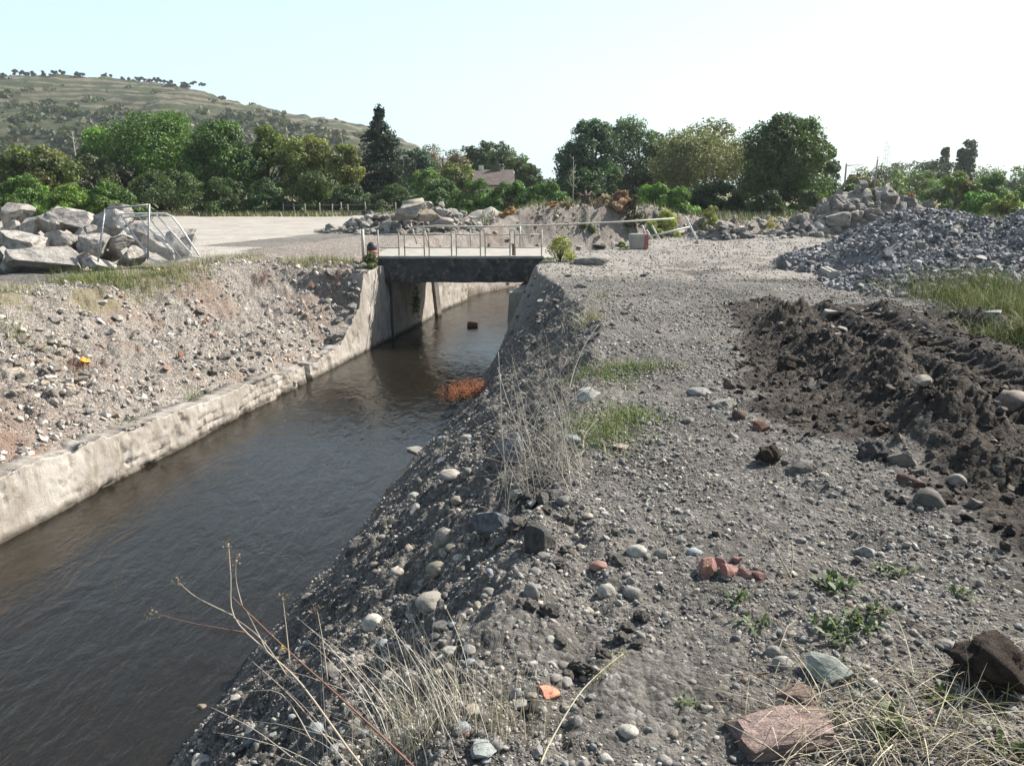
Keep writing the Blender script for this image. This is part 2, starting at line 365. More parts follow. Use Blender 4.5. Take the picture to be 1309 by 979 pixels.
class MB:
    def __init__(s): s.V = []; s.F = []; s.C = []; s.n = 0
    def add(s, V, Fc, col=None):
        V = np.asarray(V, float)
        for f in (Fc if isinstance(Fc, list) else [Fc]):
            if len(f): s.F.append(np.asarray(f) + s.n)
        s.V.append(V); s.n += len(V)
        if col is not None: s.C.append(np.broadcast_to(np.asarray(col, float), (len(V), 3)))
    def box(s, c, d, rz=0, rx=0, ry=0, col=None, taper=1.):
        x, y, z = d[0] / 2, d[1] / 2, d[2] / 2
        P = np.array([(a * x * (taper if e > 0 else 1), b_ * y * (taper if e > 0 else 1), e * z) for e in (-1, 1) for b_ in (-1, 1) for a in (-1, 1)])
        Rm = np.array(Euler((rx, ry, rz)).to_matrix())
        s.add(P @ Rm.T + np.array(c), np.array([(0, 2, 3, 1), (4, 5, 7, 6), (0, 1, 5, 4), (1, 3, 7, 5), (3, 2, 6, 7), (2, 0, 4, 6)]), col)
    def tube(s, pts, r, k=8, col=None, caps=True):
        P = np.array([tuple(p) for p in pts], float); n = len(P); r = np.broadcast_to(np.asarray(r, float), (n,))
        T = np.gradient(P, axis=0); T /= np.linalg.norm(T, axis=1)[:, None] + 1e-9
        up = np.array([0, 0, 1.]) if abs(T[0, 2]) < .9 else np.array([1., 0, 0])
        a = np.linspace(0, 2 * math.pi, k, endpoint=False); V = []
        for i in range(n):
            u = np.cross(T[i], up); u /= np.linalg.norm(u) + 1e-9; w = np.cross(u, T[i]); up = w
            V.append(P[i] + r[i] * (np.cos(a)[:, None] * u + np.sin(a)[:, None] * w))
        V = np.concatenate(V); i = np.arange(n - 1)[:, None] * k; j = np.arange(k)[None]; j2 = (j + 1) % k
        Fq = np.stack([i + j, i + j2, i + k + j2, i + k + j], -1).reshape(-1, 4)
        fs = [Fq]
        if caps: fs += [np.arange(k)[None, ::-1], (np.arange(k) + (n - 1) * k)[None]]
        s.add(V, fs, col)
    def build(s, name, mat, parent=None, smooth=True):
        by = {}
        for f in s.F: by.setdefault(f.shape[1], []).append(f)
        return from_np(name, np.concatenate(s.V), [np.concatenate(v) for v in by.values()], mat, parent, smooth, np.concatenate(s.C) if s.C else None)
def tag(o, label, cat, group=None, kind=None):
    if label: o['label'] = label
    if cat: o['category'] = cat
    if group: o['group'] = group
    if kind: o['kind'] = kind
    return o
def empty(name, loc, label, cat, group=None, rz=0):
    o = bpy.data.objects.new(name, None); COL.objects.link(o); o.location = loc; o.rotation_euler = (0, 0, rz); o.empty_display_size = .1
    return tag(o, label, cat, group)
def local(o, parent):
    """parent a mesh modelled in world coordinates without moving it"""
    o.parent = parent; o.matrix_parent_inverse = Matrix.LocRotScale(parent.location, parent.rotation_euler, None).inverted(); return o

_ico = {}
def ico(sub):
    if sub not in _ico:
        bm = bmesh.new(); bmesh.ops.create_icosphere(bm, subdivisions=sub, radius=1); bm.verts.ensure_lookup_table()
        _ico[sub] = (np.array([v.co[:] for v in bm.verts]), np.array([[v.index for v in f.verts] for f in bm.faces])); bm.free()
    return _ico[sub]
def rock_shape(seed, sub=3, planes=14, lo=.55, hi=.9, rough=.05, box=0):
    rg = np.random.default_rng(seed); V, Fc = ico(sub); V = V.copy()
    if box:
        V = V / (np.abs(V) ** box).sum(1)[:, None] ** (1. / box)
    for _ in range(planes):
        nrm = rg.normal(size=3); nrm /= np.linalg.norm(nrm); d = rg.uniform(lo, hi)
        ex = V @ nrm - d; V -= np.clip(ex, 0, None)[:, None] * nrm
    nz = fbm(V[:, 0] + V[:, 2] * .7 + seed, V[:, 1] - V[:, 2] * .9, 1.6, 4, seed % 97, .55)
    V *= (1 + rough * nz)[:, None]
    V -= (V.max(0) + V.min(0)) / 2; V /= np.abs(V).max(0)[None]                                   # fills a 2x2x2 box
    return V, Fc
def proto(name, seed, mat, **kw):
    V, Fc = rock_shape(seed, **kw); o = from_np(name, V, Fc, mat, smooth=name in ('cobble', 'clod')); me = o.data; bpy.data.objects.remove(o); return me
P_BOULDER = [proto('boulder', 100 + i, M['rock'], sub=4, planes=12, lo=.40, hi=.82, rough=.07, box=3) for i in range(9)]
P_CHUNK = [proto('chunk', 200 + i, M['conc_rock'], sub=3, planes=13, lo=.5, hi=.85, rough=.14, box=4) for i in range(8)]
P_SLAB = [proto('slab', 240 + i, M['conc_rock'], sub=3, planes=7, lo=.65, hi=.95, rough=.07, box=8) for i in range(5)]
P_COBBLE = [proto('cobble', 300 + i, M['cobble'], sub=3, planes=5, lo=.75, hi=.95, rough=.10) for i in range(8)]
P_CLOD = [proto('clod', 400 + i, M['clod'], sub=4, planes=6, lo=.6, hi=.95, rough=.34) for i in range(6)]
P_SHARD = [proto('shard', 500 + i, M['cobble'], sub=3, planes=12, lo=.4, hi=.85, rough=.05, box=5) for i in range(6)]
def stone(name, me, loc, dim, rz=0, tilt=0, col=(.3, .28, .25), label=None, cat='stone', group=None):
    o = bpy.data.objects.new(name, me); COL.objects.link(o); o.location = loc
    o.scale = (dim[0] / 2, dim[1] / 2, dim[2] / 2); o.rotation_euler = (tilt, tilt * .6, rz); o.color = (*col, 1)
    return tag(o, label, cat, group, 'thing')

RNG = np.random.default_rng(7); random.seed(7)
def build_ground():
    # one sheet to the horizon, finest in front of the camera
    f = np.linspace(-1, 1, 1001); ang = np.where(np.abs(f) < .85, f / .85 * R(42), 0)
    out = np.abs(f) >= .85; u = (np.abs(f) - .85) / .15; ang = np.where(out, np.sign(f) * (R(42) + u ** 1.6 * R(138)), ang)
    rr = np.concatenate([np.exp(np.linspace(math.log(.4), math.log(90), 1250)), np.exp(np.linspace(math.log(91), math.log(4000), 70))])
    A, Rr = np.meshgrid(ang, rr); X = np.sin(A) * Rr; Y = np.cos(A) * Rr - .3
    Z = height(X, Y)
    far = sstep(70, 120, Rr); Z = Z * (1 - far)
    x, y = X, Y; d, cy = canal(x, y); hw = halfw(cy)
    n3 = fbm(x, y, .5, 4, 51); n4 = fbm(x, y, 2.2, 3, 52)
    soil = 1 - sstep(-.12, .12, poly_sd(x, y, SOIL) + .22 * fbm(x, y, 1.3, 3, 11))
    wr = np.exp(-((x - track_x(y)) / .5) ** 2) * sstep(5.2, 6.2, y) * (1 - sstep(12, 15, y)); soil = np.maximum(soil, sstep(.4, .6, wr))
    # smears of the dark soil carried along the track
    soil = np.maximum(soil, .75 * sstep(.25, .45, pn(x * .5, y * .9, 91)) * sstep(13, 15, y) * (1 - sstep(22, 26, y)) * (x > 1.8) * (x < 9))
    d2 = -d - hw
    conc = sstep(5.2, 6.2, d2 + n3) * (d < 0) * sstep(24, 26, y + n3) + (d > 0) * sstep(19, 22, y + n3 + x * .1) * .55
    conc = np.clip(conc, 0, 1) * (1 - sstep(66, 70, y)) * (1 - .9 * (cy > 29) * (d < 0) * (d2 < 9))
    hill_ = (cy > 29) * (d < 0) * (d2 < 9)
    bank = np.clip(((d < 0) & (d2 < 6)) * 1.0 - sstep(4.6, 6, d2 + n3) * (~hill_.astype(bool)), 0, 1)
    redd = bank * (1 - .6 * hill_) * np.clip(sstep(.1, .5, n3 + .4 * n4) * .55 + .95 * np.exp(-(((x + 8.3) / 1.1) ** 2 + ((y - 11.2) / 1.6) ** 2)), 0, 1) + .12 * (hill_ * sstep(.0, .4, n3))
    green = sstep(67, 70, y + n3 * 2) * .9 + .5 * (d2 > 3.6) * (d2 < 6.2) * (d < 0) * sstep(-.1, .4, n3 + n4 * .5) * (y > 8) * (y < 26)
    green = np.maximum(green, sstep(48, 60, y - x * .2 + n3 * 4) * (x > 10))
    green = np.maximum(green, .8 * np.exp(-(((x - 8.6) / 1.6) ** 2 + ((y - 40) / 2.2) ** 2)))
    wet = np.where((d > -hw - .3) & (d < hw + 2), 1 - sstep(WATER + .02, WATER + .10, Z), 0)
    fl = dict(soil=soil.ravel(), conc=np.clip(conc, 0, 1).ravel(), bank=bank.ravel(), redd=np.clip(redd, 0, 1).ravel(), green=np.clip(green, 0, 1).ravel(), wet=wet.ravel())
    nr, na = X.shape; i = np.arange(nr - 1)[:, None] * na; j = np.arange(na - 1)[None]
    Fq = np.stack([i + j, i + na + j, i + na + j + 1, i + j + 1], -1).reshape(-1, 4)[:, ::-1]
    V = np.stack([X, Y, Z], -1).reshape(-1, 3)
    # close the small hole at the centre
    V = np.concatenate([V, [[0, -.3, HZ(0, -.3)]]]); c = len(V) - 1
    for k in fl: fl[k] = np.append(fl[k], 0)
    tri = np.stack([np.full(na - 1, c), np.arange(na - 1), np.arange(1, na)], -1)[:, ::-1]
    o = from_np('ground', V, [Fq, tri], M['ground'], floats=fl); o['kind'] = 'structure'
build_ground()

def canal_pt(cy_, off):
    i = max(0, min(len(CL) - 2, int(np.searchsorted(CL[:, 1], cy_) - 1))); a, b = CL[i], CL[i + 1]; t = (cy_ - a[1]) / (b[1] - a[1])
    def nrm(k):
        e0 = CL[k] - CL[k - 1] if k > 0 else CL[1] - CL[0]; e1 = CL[k + 1] - CL[k] if k < len(CL) - 1 else e0
        e = e0 / np.linalg.norm(e0) + e1 / np.linalg.norm(e1); e /= np.linalg.norm(e); return np.array([e[1], -e[0]])
    n = nrm(i) * (1 - t) + nrm(i + 1) * t; n /= np.linalg.norm(n)
    return a + (b - a) * t + n * off
def build_water():
    ys = np.arange(-13, 71, .5); V = []
    for y in ys:
        for off in (-2.75, 3.4): p = canal_pt(y, off); V.append((p[0], p[1], WATER))
    n = len(ys); i = np.arange(n - 1) * 2
    o = from_np('canal_water', np.array(V), np.stack([i, i + 1, i + 3, i + 2], -1), M['water'], smooth=False); o['kind'] = 'structure'
build_water()

# ------------------------------------------------------------------ canal wall on the left, masonry and concrete
def build_wall(y0, y1, name, top_fn, thick, seed, masonry, label, coping=False, group=None):
    step = .04; ys = np.arange(y0, y1, step); rows = 34
    root = empty(name, (*canal_pt((y0 + y1) / 2, -float(halfw((y0 + y1) / 2))), WATER), label, 'canal wall', group)
    P = []; 
    for y in ys:
        hw = float(halfw(y)); P.append(canal_pt(y, -hw)); 
    P = np.array(P); e = np.gradient(P, axis=0); e /= np.linalg.norm(e, axis=1)[:, None]; nn = np.stack([e[:, 1], -e[:, 0]], -1)
    s = np.cumsum(np.r_[0, np.linalg.norm(np.diff(P, axis=0), axis=1)]) + y0
    top = np.array([float(top_fn(y)) for y in ys]) + .05 * np.round(pn(s * 1.6, s * 0, seed) * 2.2) * .6 + .03 * pn(s * 5, s * 0, seed + 3)
    V = []; k = 0
    tt = np.linspace(0, 1, rows)
    Z = (WATER - .5) + (top - (WATER - .5))[:, None] * tt[None]
    SS = np.repeat(s[:, None], rows, 1)
    disp = .014 * fbm(SS, Z, .7, 4, seed) + .012 * fbm(SS, Z, 6, 3, seed + 9)
    # masonry joints cut into the face where the render has fallen off
    row = np.floor((Z + .06 * pn(SS * .9, Z * 0, 5)) / .165); fz = (Z + .06 * pn(SS * .9, Z * 0, 5)) / .165 - row
    xs = SS / .33 + .5 * (row % 2) + .35 * np.sin(row * 12.9); cell = np.floor(xs); fx = xs - cell
    joint = np.maximum(1 - sstep(.0, .13, np.minimum(fz, 1 - fz)), 1 - sstep(.0, .07, np.minimum(fx, 1 - fx)))
    rndc = (_h(cell, row, 3) / 4294967296.0 - .5)
    mm = masonry(SS) * sstep(-.35, .1, fbm(SS, Z, .8, 3, seed + 30) + .15)
    disp = disp + mm * (-.06 * joint + .06 * rndc - .03) - .045 * sstep(.45, .55, fbm(SS, Z, 1.6, 5, seed + 40, .65))
    batter = .10 * (1 - tt)[None]                                  # foot slightly forward
    off = disp + batter
    X = P[:, 0:1] + nn[:, 0:1] * off; Y = P[:, 1:2] + nn[:, 1:2] * off
    face = np.stack([X, Y, Z], -1)
    cap = []
    for q in (.03, thick * .5, thick, thick + .02):
        zc = top - (.02 if q < .1 else 0) + .03 * pn(s * 4, s * 0 + q * 9, seed + 7); zc = zc if q <= thick else zc - 1.2
        cap.append(np.stack([P[:, 0] - nn[:, 0] * q, P[:, 1] - nn[:, 1] * q, zc], -1))
    ALL = np.concatenate([face, np.stack(cap, 1)], 1); na = ALL.shape[1]; nr = len(ys)
    i = np.arange(nr - 1)[:, None] * na; j = np.arange(na - 1)[None]
    Fq = np.stack([i + j, i + na + j, i + na + j + 1, i + j + 1], -1).reshape(-1, 4)
    ends = [np.arange(na)[None, :], (np.arange(na) + (nr - 1) * na)[None, ::-1]]
    o = from_np('wall_face', ALL.reshape(-1, 3), [Fq] + ends, M['wall']); local(o, root)
    if coping:
        mb = MB(); y = y0 + .1; rg = random.Random(4)
        while y < 13.2:
            L = rg.uniform(2.8, 4.4); ym = y + L / 2; hw = float(halfw(ym)); p = canal_pt(ym, -hw - .205); a = canal_pt(y, -hw); b = canal_pt(y + L, -hw)
            mb.box((p[0], p[1], float(top_fn(ym)) - .07), (.47, L - .012, .27), rz=math.atan2(b[1] - a[1], b[0] - a[0]) - math.pi / 2, rx=(float(top_fn(y + L)) - float(top_fn(y))) / L)
            y += L
        c = mb.build('coping', M['wall'], smooth=False); local(c, root)
    return root
build_wall(-12, 19.0, 'retaining_wall', walltop, .45, 1, lambda s: sstep(10.8, 12.2, s) * (1 - .2 * (s > 16)), 'long low pale concrete and stone wall along the left water edge')
build_wall(19.3, 24.75, 'wing_wall', walltop, .4, 2, lambda s: s * 0, 'tall pale concrete wing wall stepping down beside the bridge')
build_wall(29.6, 33.6, 'retaining_wall', walltop, .4, 3, lambda s: s * 0 + .3, 'pale sunlit cracked concrete wall beyond the bridge')

# ------------------------------------------------------------------ footbridge
def build_bridge():
    Y0, Y1 = 25.0, 29.4; xl, xr = -4.15, .98
    r = empty('bridge', ((xl + xr) / 2, (Y0 + Y1) / 2, 0), 'small concrete bridge with a black beam and pale tube railings over the canal', 'bridge')
    def part(mb, name, mat, smooth=False, parent=None):
        o = mb.build(name, mat, None, smooth)
        if parent is None: return local(o, r)
        o.parent = parent; o.matrix_parent_inverse = (Matrix.Translation(r.location)).inverted() if parent is not r else Matrix(); return o
    for yy in (Y0 + .14, Y1 - .14):
        # worn beam: subdivided box pushed about by noise
        nx, nz = 120, 18; xs = np.linspace(xl, xr, nx); ring = []
        prof = [(-.14, z) for z in np.linspace(-.68, .06, nz)] + [(.14, z) for z in np.linspace(.06, -.68, nz)]
        V = np.array([[(x, yy + p[0] + .012 * pn(x * 3, p[1] * 3, 7) - .008, p[1] + .018 * pn(x * 1.7, p[0] * 9, 8) - .07 * (x - xl) / (xr - xl) * 0) for p in prof] for x in xs])
        k = len(prof); i = np.arange(nx - 1)[:, None] * k; j = np.arange(k)[None]; j2 = (j + 1) % k
        Fq = np.stack([i + j, i + j2, i + k + j2, i + k + j], -1).reshape(-1, 4)[:, ::-1]
        o = from_np('beam', V.reshape(-1, 3), [Fq, np.arange(k)[None], (np.arange(k) + (nx - 1) * k)[None, ::-1]], M['beam'], smooth=False); local(o, r)
    mb = MB(); mb.box(((xl + xr) / 2, (Y0 + Y1) / 2, -.04), (xr - xl + .5, Y1 - Y0 - .02, .24)); mb.box(((xl + xr) / 2, Y0 + .12, .095), (xr - xl, .24, .07)); part(mb, 'deck', M['deck'])
    # abutments
    nz = 30; ny = 90
    def abut(x_fn, sgn, y0, y1, ztop, thick):
        ys = np.linspace(y0, y1, ny); zs = np.linspace(WATER - .5, ztop, nz)
        Yg, Zg = np.meshgrid(ys, zs, indexing='ij'); Xg = np.array([x_fn(y) for y in ys])[:, None] + sgn * (.02 * fbm(Yg, Zg, 1.2, 4, 3) + .06 * (ztop - Zg) / 2)
        back = Xg[:, -1:] - sgn * thick
        A = np.concatenate([np.stack([Xg, Yg, Zg], -1), np.stack([back, ys[:, None], np.full((ny, 1), ztop)], -1), np.stack([back, ys[:, None], np.full((ny, 1), WATER - .5)], -1)], 1)
        k = A.shape[1]; i = np.arange(ny - 1)[:, None] * k; j = np.arange(k)[None]; j2 = (j + 1) % k
        Fq = np.stack([i + j, i + j2, i + k + j2, i + k + j], -1).reshape(-1, 4)
        o = from_np('abutment', A.reshape(-1, 3), [Fq, np.arange(k)[None, ::-1], (np.arange(k) + (ny - 1) * k)[None]], M['wall'], smooth=False); local(o, r)
    abut(lambda y: canal_pt(y, -2.05)[0], 1, 24.7, 29.65, -.16, .6)
    abut(lambda y: canal_pt(y, 2.05)[0] + .20, -1, 23.0, 29.3, -.74, .6)
    mb = MB(); p = canal_pt(29.45, -1.98); mb.tube([(p[0] + .25, p[1], WATER - .3), (p[0] + .02, p[1], -.2)], .13, 4); part(mb, 'buttress', M['wall'])
    mb = MB(); p = canal_pt(24.95, -2.0); mb.tube([(p[0] + .12, p[1], WATER - .3), (p[0] + .08, p[1], -.6)], .05, 8); part(mb, 'drain_pipe', M['dark'])
    # near railing: tall narrow hoops joined by pairs of rails
    rl = empty('railing', (0, 0, 0), None, None); local(rl, r)
    y = Y0 + .08; zb = .12; tr = .021
    def X(px): return at(px, 300, y)[0]
    hoops = [X(p) for p in (513, 545, 580, 617, 655)]
    def hoop(xc, w=.15, h=.82):
        mb = MB(); a = np.linspace(0, math.pi, 9)
        pts = [(xc - w, y, zb - .15)] + [(xc - w * math.cos(t), y, zb + h - w + w * math.sin(t)) for t in a] + [(xc + w, y, zb - .15)]
        mb.tube(pts, tr, 8); o = mb.build('hoop', M['rail']); o.parent = rl
    for i, xc in enumerate(hoops): hoop(xc, .075 if i else .09)
    for px, tall in ((463.5, .82), (483, .80), (692.5, .80)):
        mb = MB(); mb.tube([(X(px), y, zb - .2), (X(px), y, zb + tall)], .05 if px < 470 else tr, 8); o = mb.build('end_post', M['rail']); o.parent = rl
    mb = MB(); e = [X(483)] + hoops + [X(692.5)]
    for a, b in zip(e[:-1], e[1:]):
        for z in (.66, .27):
            sag = random.uniform(-.015, .015); mb.tube([(a + .05, y, zb + z), ((a + b) / 2, y - .01, zb + z + sag), (b - .05, y, zb + z)], tr * .85, 7)
    o = mb.build('rail', M['rail']); o.parent = rl
    # far railing, bent, its top rail running on past the end of the bridge
    fr = empty('railing', (0, 0, 0), None, None); local(fr, r); y = Y1 - .1
    def P(px, py, yy=y): p = at(px, py, yy); return (p.x, p.y, p.z)
    for a, b in ((P(525, 286), P(533, 312)), (P(541, 288), P(549, 318)), (P(601, 291), P(602, 319)), (P(664.5, 289), P(665, 319))):
        mb = MB(); mb.tube([b, a], .03, 7); o = mb.build('post', M['rail']); o.parent = fr
    mb = MB(); mb.tube([P(525, 290.5), P(560, 288.8), P(620, 290), P(700, 288, 29.6), P(790, 284, 30), P(862, 279.5, 30.4)], .032, 8); o = mb.build('top_rail', M['rail']); o.parent = fr
    return r
build_bridge()

# ------------------------------------------------------------------ hill with vineyard terraces
SIL = [(-900, 110), (-500, 70), (-200, 82), (0, 98), (100, 102), (200, 113), (260, 124), (330, 142), (400, 156), (460, 168), (520, 186), (560, 204), (620, 232), (720, 246), (1000, 262)]
def build_hill():
    ax = np.array([math.atan((p - CX) / F * 1.0) for p, _ in SIL]); el = []
    for p, q in SIL:
        r_ = ray(p, q); el.append(r_[2] / math.hypot(r_[0], r_[1]))
    A = np.linspace(R(-68), R(16), 560); E = np.interp(A, [math.atan2(ray(p, q)[0], ray(p, q)[1]) for p, q in SIL], el)
    t = np.linspace(0, 1.25, 200)
    D = 240 + 420 * t
    AA, TT = np.meshgrid(A, t, indexing='ij'); DD = 240 + 420 * TT + 25 * np.sin(AA * 9)
    crest = (H + E * 660)[:, None] 
    prof = np.where(TT <= 1, sstep(-.25, 1.05, TT) * 1.0, 1 - (TT - 1) * .5); prof = (prof - prof[:, :1]) / (sstep(-.25, 1.05, np.array(1.0)) - prof[:, :1])
    Zh = crest * prof
    X = np.sin(AA) * DD; Y = np.cos(AA) * DD
    tz = 4.6; q = Zh / tz; fq = q - np.floor(q); terr = (np.floor(q) + sstep(.68, 1, fq)) * tz
    rightish = sstep(R(-34), R(-20), AA + .08 * fbm(X, Y, .01, 3, 4))
    Zh = Zh * (1 - .8 * rightish) + terr * .8 * rightish
    Zh = Zh + sstep(0, .2, TT) * (1 - sstep(.9, 1., TT)) * (fbm(X, Y, .012, 4, 70) * 5 + fbm(X, Y, .06, 4, 71) * 1.6)
    Zh = np.where(TT <= .001, -3, Zh)
    wood = np.clip(sstep(.62, .35, TT + .25 * fbm(X, Y, .012, 3, 72) + .12) if False else 1 - sstep(.30, .55, TT + .2 * fbm(X, Y, .012, 3, 72)), 0, 1)
    wood = np.maximum(wood, sstep(.1, .45, fbm(X, Y, .02, 4, 74)) * (1 - rightish) * .8)
    n1, n2 = X.shape; i = np.arange(n1 - 1)[:, None] * n2; j = np.arange(n2 - 1)[None]
    Fq = np.stack([i + j, i + n2 + j, i + n2 + j + 1, i + j + 1], -1).reshape(-1, 4)
    V = np.stack([X, Y, Zh], -1)
    o = from_np('hill', V.reshape(-1, 3), Fq, M['hill'], floats=dict(wood=wood.ravel())); o['kind'] = 'structure'
    return A, E, V, wood, rightish
HA, HE, HV, HWOOD, HRIGHT = build_hill()

# ------------------------------------------------------------------ foliage
def leaves(mb, C, size, rg, cols, up=.0, aspect=.62, nrm=None):
    """one small four-cornered leaf clump face per centre"""
    n = len(C); d = rg.normal(size=(n, 3)); 
    if nrm is not None: d = d * .75 + nrm
    d[:, 2] += up; d /= np.linalg.norm(d, axis=1)[:, None]
    a = rg.normal(size=(n, 3)); u = np.cross(d, a); u /= np.linalg.norm(u, axis=1)[:, None] + 1e-9; w = np.cross(d, u)
    s = (np.broadcast_to(size, (n,)) * rg.uniform(.6, 1.3, n))[:, None]
    V = np.stack([C - u * s, C - w * s * aspect + d * s * .15, C + u * s, C + w * s * aspect + d * s * .15], 1).reshape(-1, 3)
    Fq = np.arange(n * 4).reshape(n, 4)
    mb.add(V, Fq, np.repeat(cols, 4, 0))
def crown_points(rg, n, cx, cy, z0, z1, w, style, nlobe):
    """lobed crown volume; returns points, outward direction and lobe id"""
    Ht = z1 - z0; lobes = []
    for k in range(nlobe):
        t = rg.uniform(.04, .96)
        if style == 'round': prof = math.sqrt(max(0, 1 - (2 * t - .9) ** 2 / 1.25))
        elif style == 'oval': prof = math.sin(math.pi * min(1, t * .85 + .14)) ** .7
        elif style == 'poplar': prof = math.sin(math.pi * (t * .9 + .08)) ** .5
        else: prof = (1 - t) ** .8 * .9 + .12
        a = rg.uniform(0, 2 * math.pi); rr = (w / 2) * prof * rg.uniform(.45, .88) ** .8
        lr = rg.uniform(.10, .25) * min(w, Ht * 1.2) * (.65 + .5 * prof)
        if style == 'poplar': lr = w * .3
        lobes.append((cx + math.cos(a) * rr, cy + math.sin(a) * rr, z0 + Ht * (.06 + t * .88) - lr * .25, lr))
    L = np.array(lobes); vol = L[:, 3] ** 2; idx = rg.choice(len(L), n, p=vol / vol.sum())
    dirs = rg.normal(size=(n, 3)); dirs /= np.linalg.norm(dirs, axis=1)[:, None]; dirs[:, 2] = np.abs(dirs[:, 2]) * np.where(rg.random(n) < .7, 1, -1)
    rad = L[idx, 3] * rg.uniform(.35, 1.12, n) ** .5
    # break each lobe up into twigs
    P = L[idx, :3] + dirs * rad[:, None] * np.array([1, 1, .72])
    P += .16 * L[idx, 3][:, None] * np.stack([np.sin(P[:, 1] * 5 + idx), np.sin(P[:, 2] * 5 + idx * 2), np.sin(P[:, 0] * 5)], -1)
    return P, dirs, idx, L
def tree(name, px, top, wpx, Y, label, style='round', col=(.05, .075, .022), n=9000, leaf=.17, seed=1, base=None, trunk=.14, group=None, cat='tree', nlobe=26, crown0=.12, col2=None, alt=.3, mat='leaf', zbase=None):
    rg = np.random.default_rng(seed); p = at(px, top, Y); x = p.x; zb = zbase if zbase is not None else (HZ(x, Y) if Y < 70 else 0.0)
    h = p.z - zb; w = wpx * mpp(Y)
    root = empty(name, (x, Y, zb), label, cat, group)
    z0 = h * crown0
    n = int(n * 1.7); leaf = leaf * .78; nlobe = int(nlobe * 1.35)
    P, dirs, idx, L = crown_points(rg, n, 0, 0, z0, h, w, style, nlobe)
    lobe_k = rg.uniform(.55, 1.45, len(L)); base_c = np.array(col) * 1.7; c2 = np.array(col2 if col2 else (col[0] * 1.7, col[1] * 1.45, col[2] * 1.1)) * 1.7
    m = np.clip(rg.normal(alt, .3, n), 0, 1)[:, None]; lm = (rg.random(len(L)) < alt)[idx][:, None] * .5
    cols = (base_c * (1 - np.clip(m * .7 + lm, 0, 1)) + c2 * np.clip(m * .7 + lm, 0, 1)) * lobe_k[idx][:, None] * rg.uniform(.75, 1.25, n)[:, None]
    mb = MB(); leaves(mb, P, leaf, rg, cols, nrm=dirs, up=.25); mb.build('crown', M[mat], root, smooth=False)
    tb = MB(); tr = max(.05, h * .018 + trunk * .5); hh = z0 + (h - z0) * .75
    pts = [(tr * .5 * math.sin(q * 3 + seed), tr * .5 * math.cos(q * 2.3 + seed), -.2 + q * hh) for q in np.linspace(0, 1, 8)]
    tb.tube(pts, np.linspace(tr * 1.25, tr * .3, 8), 8)
    for k in range(min(len(L), 14)):
        lx, ly, lz, lr = L[k]; t0 = min(.85, max(.12, (lz - lr) / hh * .7)); bp = np.array(pts[int(t0 * 7)])
        mid = (bp + np.array([lx, ly, lz])) / 2 + np.array([0, 0, -.08 * h * .3]); tb.tube([bp, mid, (lx, ly, lz)], [tr * .45, tr * .28, tr * .08], 5)
    tb.build('trunk', M['bark'], root)
    return root
def spruce(name, px, top, wpx, Y, label, seed=1, col=(.016, .034, .022), n=17000, zb=0.):
    rg = np.random.default_rng(seed); p = at(px, top, Y); h = p.z - zb; w = wpx * mpp(Y); root = empty(name, (p.x, Y, zb), label, 'tree')
    P = []; D = []; layers = 24
    tb = MB(); tb.tube([(0, 0, -.2), (0, 0, h * .5), (0, 0, h * .97)], [.25, .14, .02], 8)
    for k in range(layers):
        t = k / layers; z = h * (.08 + .9 * t ** .95); rr = w / 2 * (1 - t) ** .8 * rg.uniform(.85, 1.25) + .2
        nb = int(15 * (1 - t) + 6)
        for b in range(nb):
            a = rg.uniform(0, 2 * math.pi); r1 = rr * rg.uniform(.7, 1.1); m = max(6, int(n / layers / nb * (1.7 - 1.3 * t)))
            u = rg.uniform(.1, 1, m) ** .7; droop = -.28 * u ** 1.3 * r1 + .10 * u ** 4 * r1
            sp = (1 - u * .6) * .20 * r1
            P.append(np.stack([math.cos(a) * u * r1 + rg.normal(size=m) * sp, math.sin(a) * u * r1 + rg.normal(size=m) * sp, z + droop + rg.normal(size=m) * .09 - .06], -1))
            if b % 3 == 0: tb.tube([(0, 0, z), (math.cos(a) * r1 * .9, math.sin(a) * r1 * .9, z - .25 * r1)], [.04, .01], 4)
    tz = rg.uniform(.9, 1.0, 60); P.append(np.stack([rg.normal(size=60) * .12, rg.normal(size=60) * .12, tz * h], -1))
    P = np.concatenate(P); cols = np.array(col) * rg.uniform(.6, 1.6, len(P))[:, None]
    mb = MB(); leaves(mb, P, .15, rg, cols, aspect=.4); mb.build('crown', M['leaf'], root, smooth=False); tb.build('trunk', M['bark'], root)
    return root
GL = 'trees in a row behind the left yard'
GRN = (.030, .062, .014); OLV = (.075, .085, .025); DRK = (.020, .040, .016); BRT = (.055, .125, .018)
tree('tree', 42, 184, 88, 64, 'low rusty tinged green tree at the left edge of the photo behind the boulders', 'round', (.045, .07, .016), 9000, .16, 11, group=GL, col2=(.095, .085, .03))
tree('tree', 128, 152, 62, 92, 'light green tree top left of the tallest broad tree on the left', 'oval', (.05, .10, .02), 6000, .2, 12, group=GL)
tree('tree', 192, 136, 112, 80, 'tallest broad green tree of the left row', 'round', (.036, .075, .014), 16000, .17, 13, group=GL, nlobe=40)
tree('tree', 120, 196, 96, 74, 'dark dull bushy tree below and left of the tallest broad tree', 'round', (.028, .038, .018), 9000, .17, 14, group=GL)
tree('tree', 233, 196, 80, 82, 'dark bushy tree between the two tallest broad trees on the left', 'round', DRK, 6000, .17, 33, group=GL)
tree('tree', 276, 147, 86, 76, 'green tree with a ragged split top, second broad tree left of the spruce row', 'oval', GRN, 12000, .17, 15, group=GL, nlobe=34)
tree('tree', 339, 156, 62, 78, 'narrow green tree between the ragged tree and the olive trees', 'oval', (.045, .07, .018), 9000, .16, 16, group=GL)
tree('tree', 392, 162, 66, 76, 'olive green tree with a domed top in the left row', 'round', (.065, .08, .024), 10000, .16, 17, group=GL, nlobe=30)
